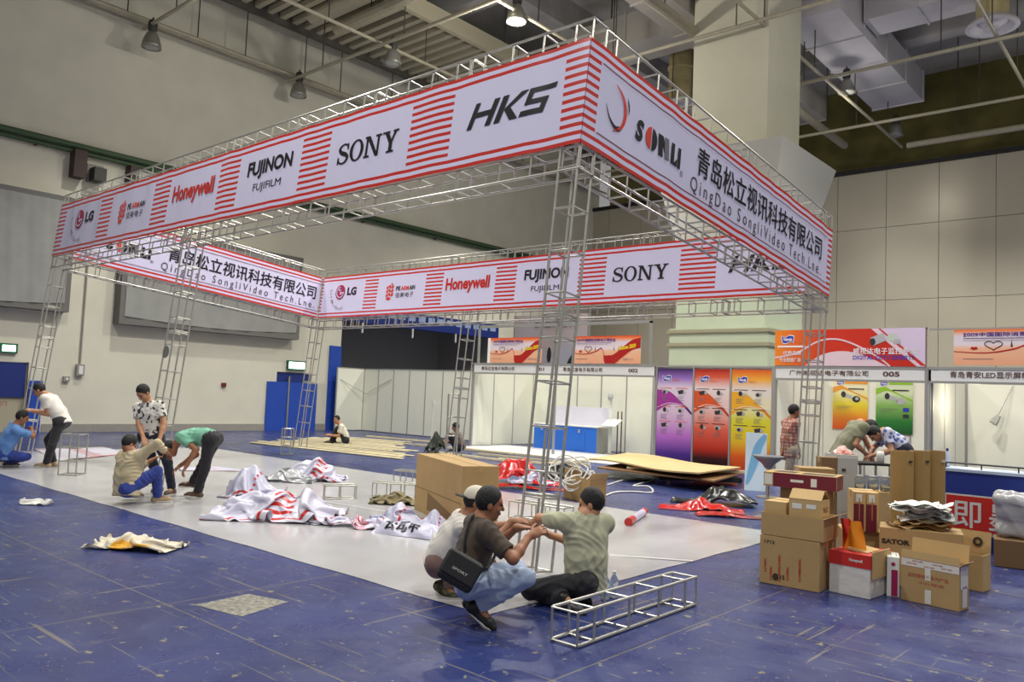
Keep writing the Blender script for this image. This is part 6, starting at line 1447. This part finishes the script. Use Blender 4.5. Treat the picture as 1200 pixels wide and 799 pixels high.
# cardboard tube rolls
lab = ['leftmost of the three tall brown cardboard rolls', 'middle one of the three tall brown cardboard rolls', 'rightmost of the three tall brown cardboard rolls']
for k, (u, wpx) in enumerate(((1056, 25), (1077, 22), (1096, 20))):
    dist = 8.9 + .08 * k; p = atd(u, 640, dist); p.z = 0; r_ = wpx / 2 * dist / FPX; top = atd(u, 528, dist).z
    t = thing('cardboard_roll', lab[k], 'roll', p); m = MB(); m.lathe([(r_, 0.002), (r_, top), (r_ * .86, top), (r_ * .84, .1), (0, .1)], p, 28); m.build('roll_body', mat('kraft_paper_roll', (172, 140, 84), .6, var=.06, vscale=2), t, smooth=False)
    m = MB(); m.tube(p + ZH * (top - .12) - FH * r_ * 1.01 + RH * r_ * .3, p + ZH * (top - .10) - FH * r_ * 1.0 + RH * r_ * .3, .02, 10); m.build('paper_label', M_bprint if k < 2 else M_white, t)
# blue counter with red banner at the right
yC = 11.45; xc0 = onY(1100, 600, yC).x
t = thing('blue_counter', 'long dark blue counter with a red and white slogan banner at the right edge', 'counter', (xc0 + 1.2, yC, 0)); zt = onY(1165, 556, yC).z
m = MB(); m.bb((xc0, yC, 0.0), (1.2, yC + .5, zt)); m.build('front_panel', mat('royal_blue_skirting', (30, 54, 142), .5), t)
m = MB(); m.bb((xc0 - .02, yC - .03, zt), (1.2, yC + .52, zt + .035)); m.build('counter_top', mat('pale_blue_counter_top', (190, 204, 226), .4), t)
m = MB(); m.tube((xc0, yC + .1, zt + .10), (1.2, yC + .1, zt + .10), .012, 6); 
for i in range(10): m.tube((xc0 + .06 + i * .4, yC + .1, zt + .03), (xc0 + .06 + i * .4, yC + .1, zt + .10), .009, 6)
m.build('rail', M_black, t)
za, zb = onY(1150, 625, yC).z, onY(1150, 583, yC).z
m = MB(); m.bb((xc0 + .02, yC - .012, za - .03), (1.15, yC - .004, zb + .02), 1); m.bb((xc0 + .09, yC - .016, za + .01), (1.12, yC - .011, zb)); m.build('slogan_banner', [mat('slogan_red', (206, 40, 32), .45), M_white], t)
m = MB(); hh = (zb - za) * .72; x0 = onY(1118, 600, yC).x
for k, ch in enumerate('即墨华夏职'): put_text(m, ch, x0 + k * hh * 1.25, za + .055, lambda a, c: Vector((a, yC - .02, c)), cap=hh, width=hh * .95, bold=.025)
m.build('lettering', M_white, t)
# bottle on a white bracket shelf standing on the counter
p = onY(1110, 545, yC + .3); zt2 = zt + .035
t = thing('bottle', 'white bottle with a dark cap on the blue counter', 'bottle', (p.x, yC + .3, zt2)); m = MB(); m.lathe([(0, 0), (.032, .003), (.032, .17), (.014, .2), (.014, .215), (0, .215)], (p.x, yC + .3, zt2), 18); m.build('bottle_body', mat('white_bottle', (214, 220, 236), .3), t, smooth=True); m = MB(); m.lathe([(.016, .2), (.016, .235), (0, .235)], (p.x, yC + .3, zt2), 14); m.build('cap', M_dkblue, t)
# grey wrapped bundle on a carton
pL = gnd(1170, 690); rL = math.radians(10)
carton('carton', 'dark brown carton under the grey wrapped bundle at the right edge', gnd(1164, 662) + Vector((1.05, .12, 0)), rL, 1.05, .45, .30, m_=mat('dark_cardboard', (128, 98, 66), .75))
S = SDF(np.array([-.1, -.1, 0]), np.array([1.1, .6, .6]), .014)
S.cone((.12, .12, .10), (.95, .12, .10), .12, .12, .05); S.cone((.12, .32, .10), (.95, .32, .10), .12, .12, .05); S.cone((.12, .12, .3), (.95, .12, .3), .13, .13, .06); S.cone((.12, .34, .3), (.95, .34, .3), .13, .13, .06); S.cone((.05, .06, .42), (.95, .06, .44), .07, .07, .04); S.cone((.05, .36, .42), (.95, .36, .44), .08, .07, .04); S.cone((.08, .2, .44), (.9, .2, .45), .06, .06, .05); S.cut((0, 0, .002), (0, 0, -1))
Vv, Ff = S.mesh(); Vv = smooth_mesh(Vv, Ff, 2); Vv = folds(Vv, vnormals(Vv, Ff), .03, 12, .35); Vv[:, 2] = np.maximum(Vv[:, 2], 0)
qL = gnd(1164, 662) + Vector((0, .10, .0)); cr, sr = math.cos(rL), math.sin(rL); Vw = np.stack([qL.x + Vv[:, 0] * cr - Vv[:, 1] * sr, qL.y + Vv[:, 0] * sr + Vv[:, 1] * cr, .304 + Vv[:, 2]], 1)
o = np_mesh('wrapped_bundle', Vw, Ff, mat('grey_plastic_wrap', (178, 178, 182), .22, var=.12, vscale=3), None, (qL.x + .5, qL.y, .304)); tag(o, 'bulky bundle wrapped in grey plastic on a carton at the right edge', 'bundle')
# bar stool
p = gnd(899, 607); t = thing('bar_stool', 'grey swivel bar stool left of the cardboard pile', 'stool', p); zs = atd(899, 538, p.dot(FH)).z; M_st = mat('grey_stool_plastic', (122, 124, 130), .35)
m = MB(); m.lathe([(0, 0), (.2, .0), (.2, .015), (.05, .05), (.03, .07), (0, .07)], p, 26); m.build('base', M_steel, t, smooth=False); m = MB(); m.tube(p + ZH * .05, p + ZH * (zs - .1), .026, 14); m.build('stem', M_steel, t)
V = [(0, -.14), (.05, -.135), (.09, -.07), (.20, .01), (.235, .05), (.22, .055), (.12, .0), (0, -.01)]; m = MB(); m.lathe([(r_, zs + z) for r_, z in V], p, 26); m.build('seat', M_st, t, smooth=True); m = MB(); m.lathe([(.16, .30), (.17, .30), (.17, .32), (.16, .32)], p, 24); m.tube(p + Vector((-.16, 0, .31)), p + Vector((.16, 0, .31)), .008, 6); m.build('foot_ring', M_steel, t)
# leaning pale blue board
a, c = gnd(872, 574), gnd(897, 576); d = (c - a).normalized(); n = Vector((-d.y, d.x, 0)); ztop = atd(885, 507, a.dot(FH)).z; t = None
lean = .16; dz = Vector((0, 0, 1)) * ztop + n * lean * ztop; m = MB(); P = [a, c, c + dz * .99, a + dz]; m.add(P + [q + n * .02 for q in P], [(0, 1, 2, 3), (7, 6, 5, 4), (0, 4, 5, 1), (1, 5, 6, 2), (2, 6, 7, 3), (3, 7, 4, 0)])
wB = (c - a).length; q, Fs = strip(bez([(.1 * wB, .1), (.35 * wB, .4), (.6 * wB, .75), (.95 * wB, .97)], 16), [.1 * wB + .30 * wB * math.sin(math.pi * i / 16) for i in range(17)])
cl = lambda x: min(max(x, .02 * wB), .98 * wB); m.add([a + d * cl(x) + dz * min(max(y, 0.02), .98) - n * .004 for x, y in q], Fs, 1)
tag(m.build('leaning_board', [mat('pale_blue_board', (206, 224, 236), .4), mat('sky_blue_print', (120, 178, 216), .4)]), 'pale blue display board leaning against the yellow poster', 'board')
# work table, cabinet, jars
gT = gd(1012, 11.55); t = thing('work_table', 'black-topped work table used by the two bending people', 'table', gT); zt = atd(1030, 545, 11.3).z; rT = math.atan2(RH.y, RH.x)
u_, v_ = Vector(RH).normalized(), Vector(FH).normalized()
o = Vector(gd(1006, 11.35)); tw = (Vector(gd(1046, 11.35)) - o).length; Rm = Matrix((u_, v_, ZH)).transposed()
m = MB(); m.box(o + u_ * tw / 2 + v_ * .25 + ZH * zt, (tw, .5, .03), Rm); m.build('table_top', M_black, t)
for a, c in ((.03, .03), (tw - .03, .03), (.03, .47), (tw - .03, .47)): m = MB(); m.tube(o + u_ * a + v_ * c, o + u_ * a + v_ * c + ZH * (zt - .015), .018, 8); m.build('leg', M_steel, t)
o2 = Vector(gd(980, 11.3)); cw = (Vector(gd(1005, 11.3)) - o2).length; t = thing('cabinet', 'small grey lockable cabinet standing left of the work table', 'cabinet', o2 + u_ * cw / 2); zc_ = atd(990, 533, 11.3).z
m = MB(); m.box(o2 + u_ * cw / 2 + v_ * .22 + ZH * zc_ / 2, (cw, .42, zc_), Rm); m.build('body', mat('light_grey_laminate', (196, 194, 186), .45), t)
m = MB(); m.box(o2 + u_ * cw / 2 - v_ * .0 + ZH * zc_ / 2, (cw * .92, .02, zc_ * .92), Rm); m.build('door', mat('light_grey_door', (180, 180, 176), .45), t); m = MB(); m.box(o2 + u_ * cw * .3 - v_ * .015 + ZH * zc_ * .8, (.05, .02, .04), Rm); m.build('lock', M_rod, t)
heap('paper_bag', 'crumpled white and red paper bag on the grey cabinet', 'bag', o2 + u_ * cw * .6 + v_ * .2, .15, .10, rT, .16, 3.7, mat('white_red_paper', (226, 220, 214), .6, c2=(200, 80, 60), vscale=6), n=24, z0=zc_ + .002)
for k, (a, lab) in enumerate(((.10, 'white paper cup on the work table beside the floral shirt'), )):
    p = o + u_ * (tw * .72) + v_ * .1 + ZH * (zt + .016); m = MB(); m.lathe([(0, 0), (.05, 0), (.055, .12), (.04, .17), (0, .17)], p, 18); tag(m.build('paper_cup', M_white, smooth=True), 'white jar on the work table beside the floral shirt', 'jar')
oo = Vector(gd(1010, 10.7)); t = None
zR = atd(1015, 577, 10.6).z
tR = thing('glass_rack', 'low stand of glass jars in front of the work table', 'stand', oo); m = MB(); m.box(oo + u_ * .2 + v_ * .15 + ZH * zR / 2, (.52, .3, zR), Rm); m.build('stand_box', M_card2, tR)
M_jar = mat('clear_jar_glass', (222, 226, 222), .06, trans=.85)
for k in range(3):
    p = oo + u_ * (.03 + .17 * k) + v_ * .13 + ZH * (zR + .002); t = thing('glass_jar', ('left', 'middle', 'right')[k] + ' one of three glass jars in front of the work table', 'jar', p)
    m = MB(); m.lathe([(0, 0), (.065, .002), (.07, .03), (.07, .15), (.05, .18), (.045, .18), (.06, .145), (.062, .02), (0, .01)], p, 20); m.build('jar_glass', M_jar, t, smooth=True); m = MB(); m.lathe([(.052, .18), (.052, .2), (0, .205)], p, 20); m.build('lid', M_sil, t)
p = o + u_ * (tw - .02) - v_ * .12; m = MB(); m.lathe([(0, 0.002), (.09, .002), (.09, .42), (.08, .44), (0, .44)], p, 20); tag(m.build('blue_tube', mat('blue_plastic_tube', (34, 66, 190), .4)), 'upright blue plastic tube at the right leg of the work table', 'tube')
b_ = Vector(gd(981, 10.9)); carton('carton', 'dark brown carton behind the flat maroon carton', b_, rT, .22, .2, atd(975, 536, 10.9).z, m_=mat('dark_cardboard', (128, 98, 66), .75))
b_ = Vector(gd(978, 9.6)); carton('carton', 'open flat brown carton just behind the flat maroon carton', b_, rT - .1, .40, .3, atd(960, 549, 9.6).z, m_=M_card)
# water bottles
M_pet = mat('clear_bottle_plastic', (226, 236, 244), .08, trans=.8); M_lbl = mat('pale_blue_bottle_label', (150, 180, 220), .4)
for u, v, lab in ((709, 702, 'clear water bottle beside the kneeling person, left of two'), (719, 700, 'clear water bottle beside the kneeling person, right of two')):
    p = gnd(u, v, .002); t = thing('water_bottle', lab, 'bottle', p); m = MB(); m.lathe([(0, 0), (.034, .002), (.036, .02), (.036, .085), (.033, .09), (.036, .10), (.036, .15), (.014, .195), (.014, .21), (0, .21)], p, 20); m.build('bottle_body', M_pet, t, smooth=True)
    m = MB(); m.lathe([(.0165, .195), (.0165, .222), (0, .222)], p, 14); m.build('cap', M_white, t); m = MB(); m.lathe([(.0372, .04), (.0372, .085)], p, 20); m.build('bottle_label', M_lbl, t)
# backpack and sprayer by the far middle tower
p = gnd(510, 531); heap('backpack', 'dark green and black backpack left of the far middle tower', 'backpack', p, .30, .26, 0, .75, 2.4, mat('dark_green_nylon', (42, 48, 38), .7, var=.4, vscale=8), n=40, rough=.35, flat=2.2)
p = gnd(505, 530); m = MB(); m.tube(p, p + ZH * 1.35, .02, 8); m.tube(p + ZH * 1.3, p + ZH * 1.42, .05, 10); tag(m.build('level_staff', M_white), 'thin white-topped pole beside the dark backpack', 'pole')
p = gnd(512, 625, .0)
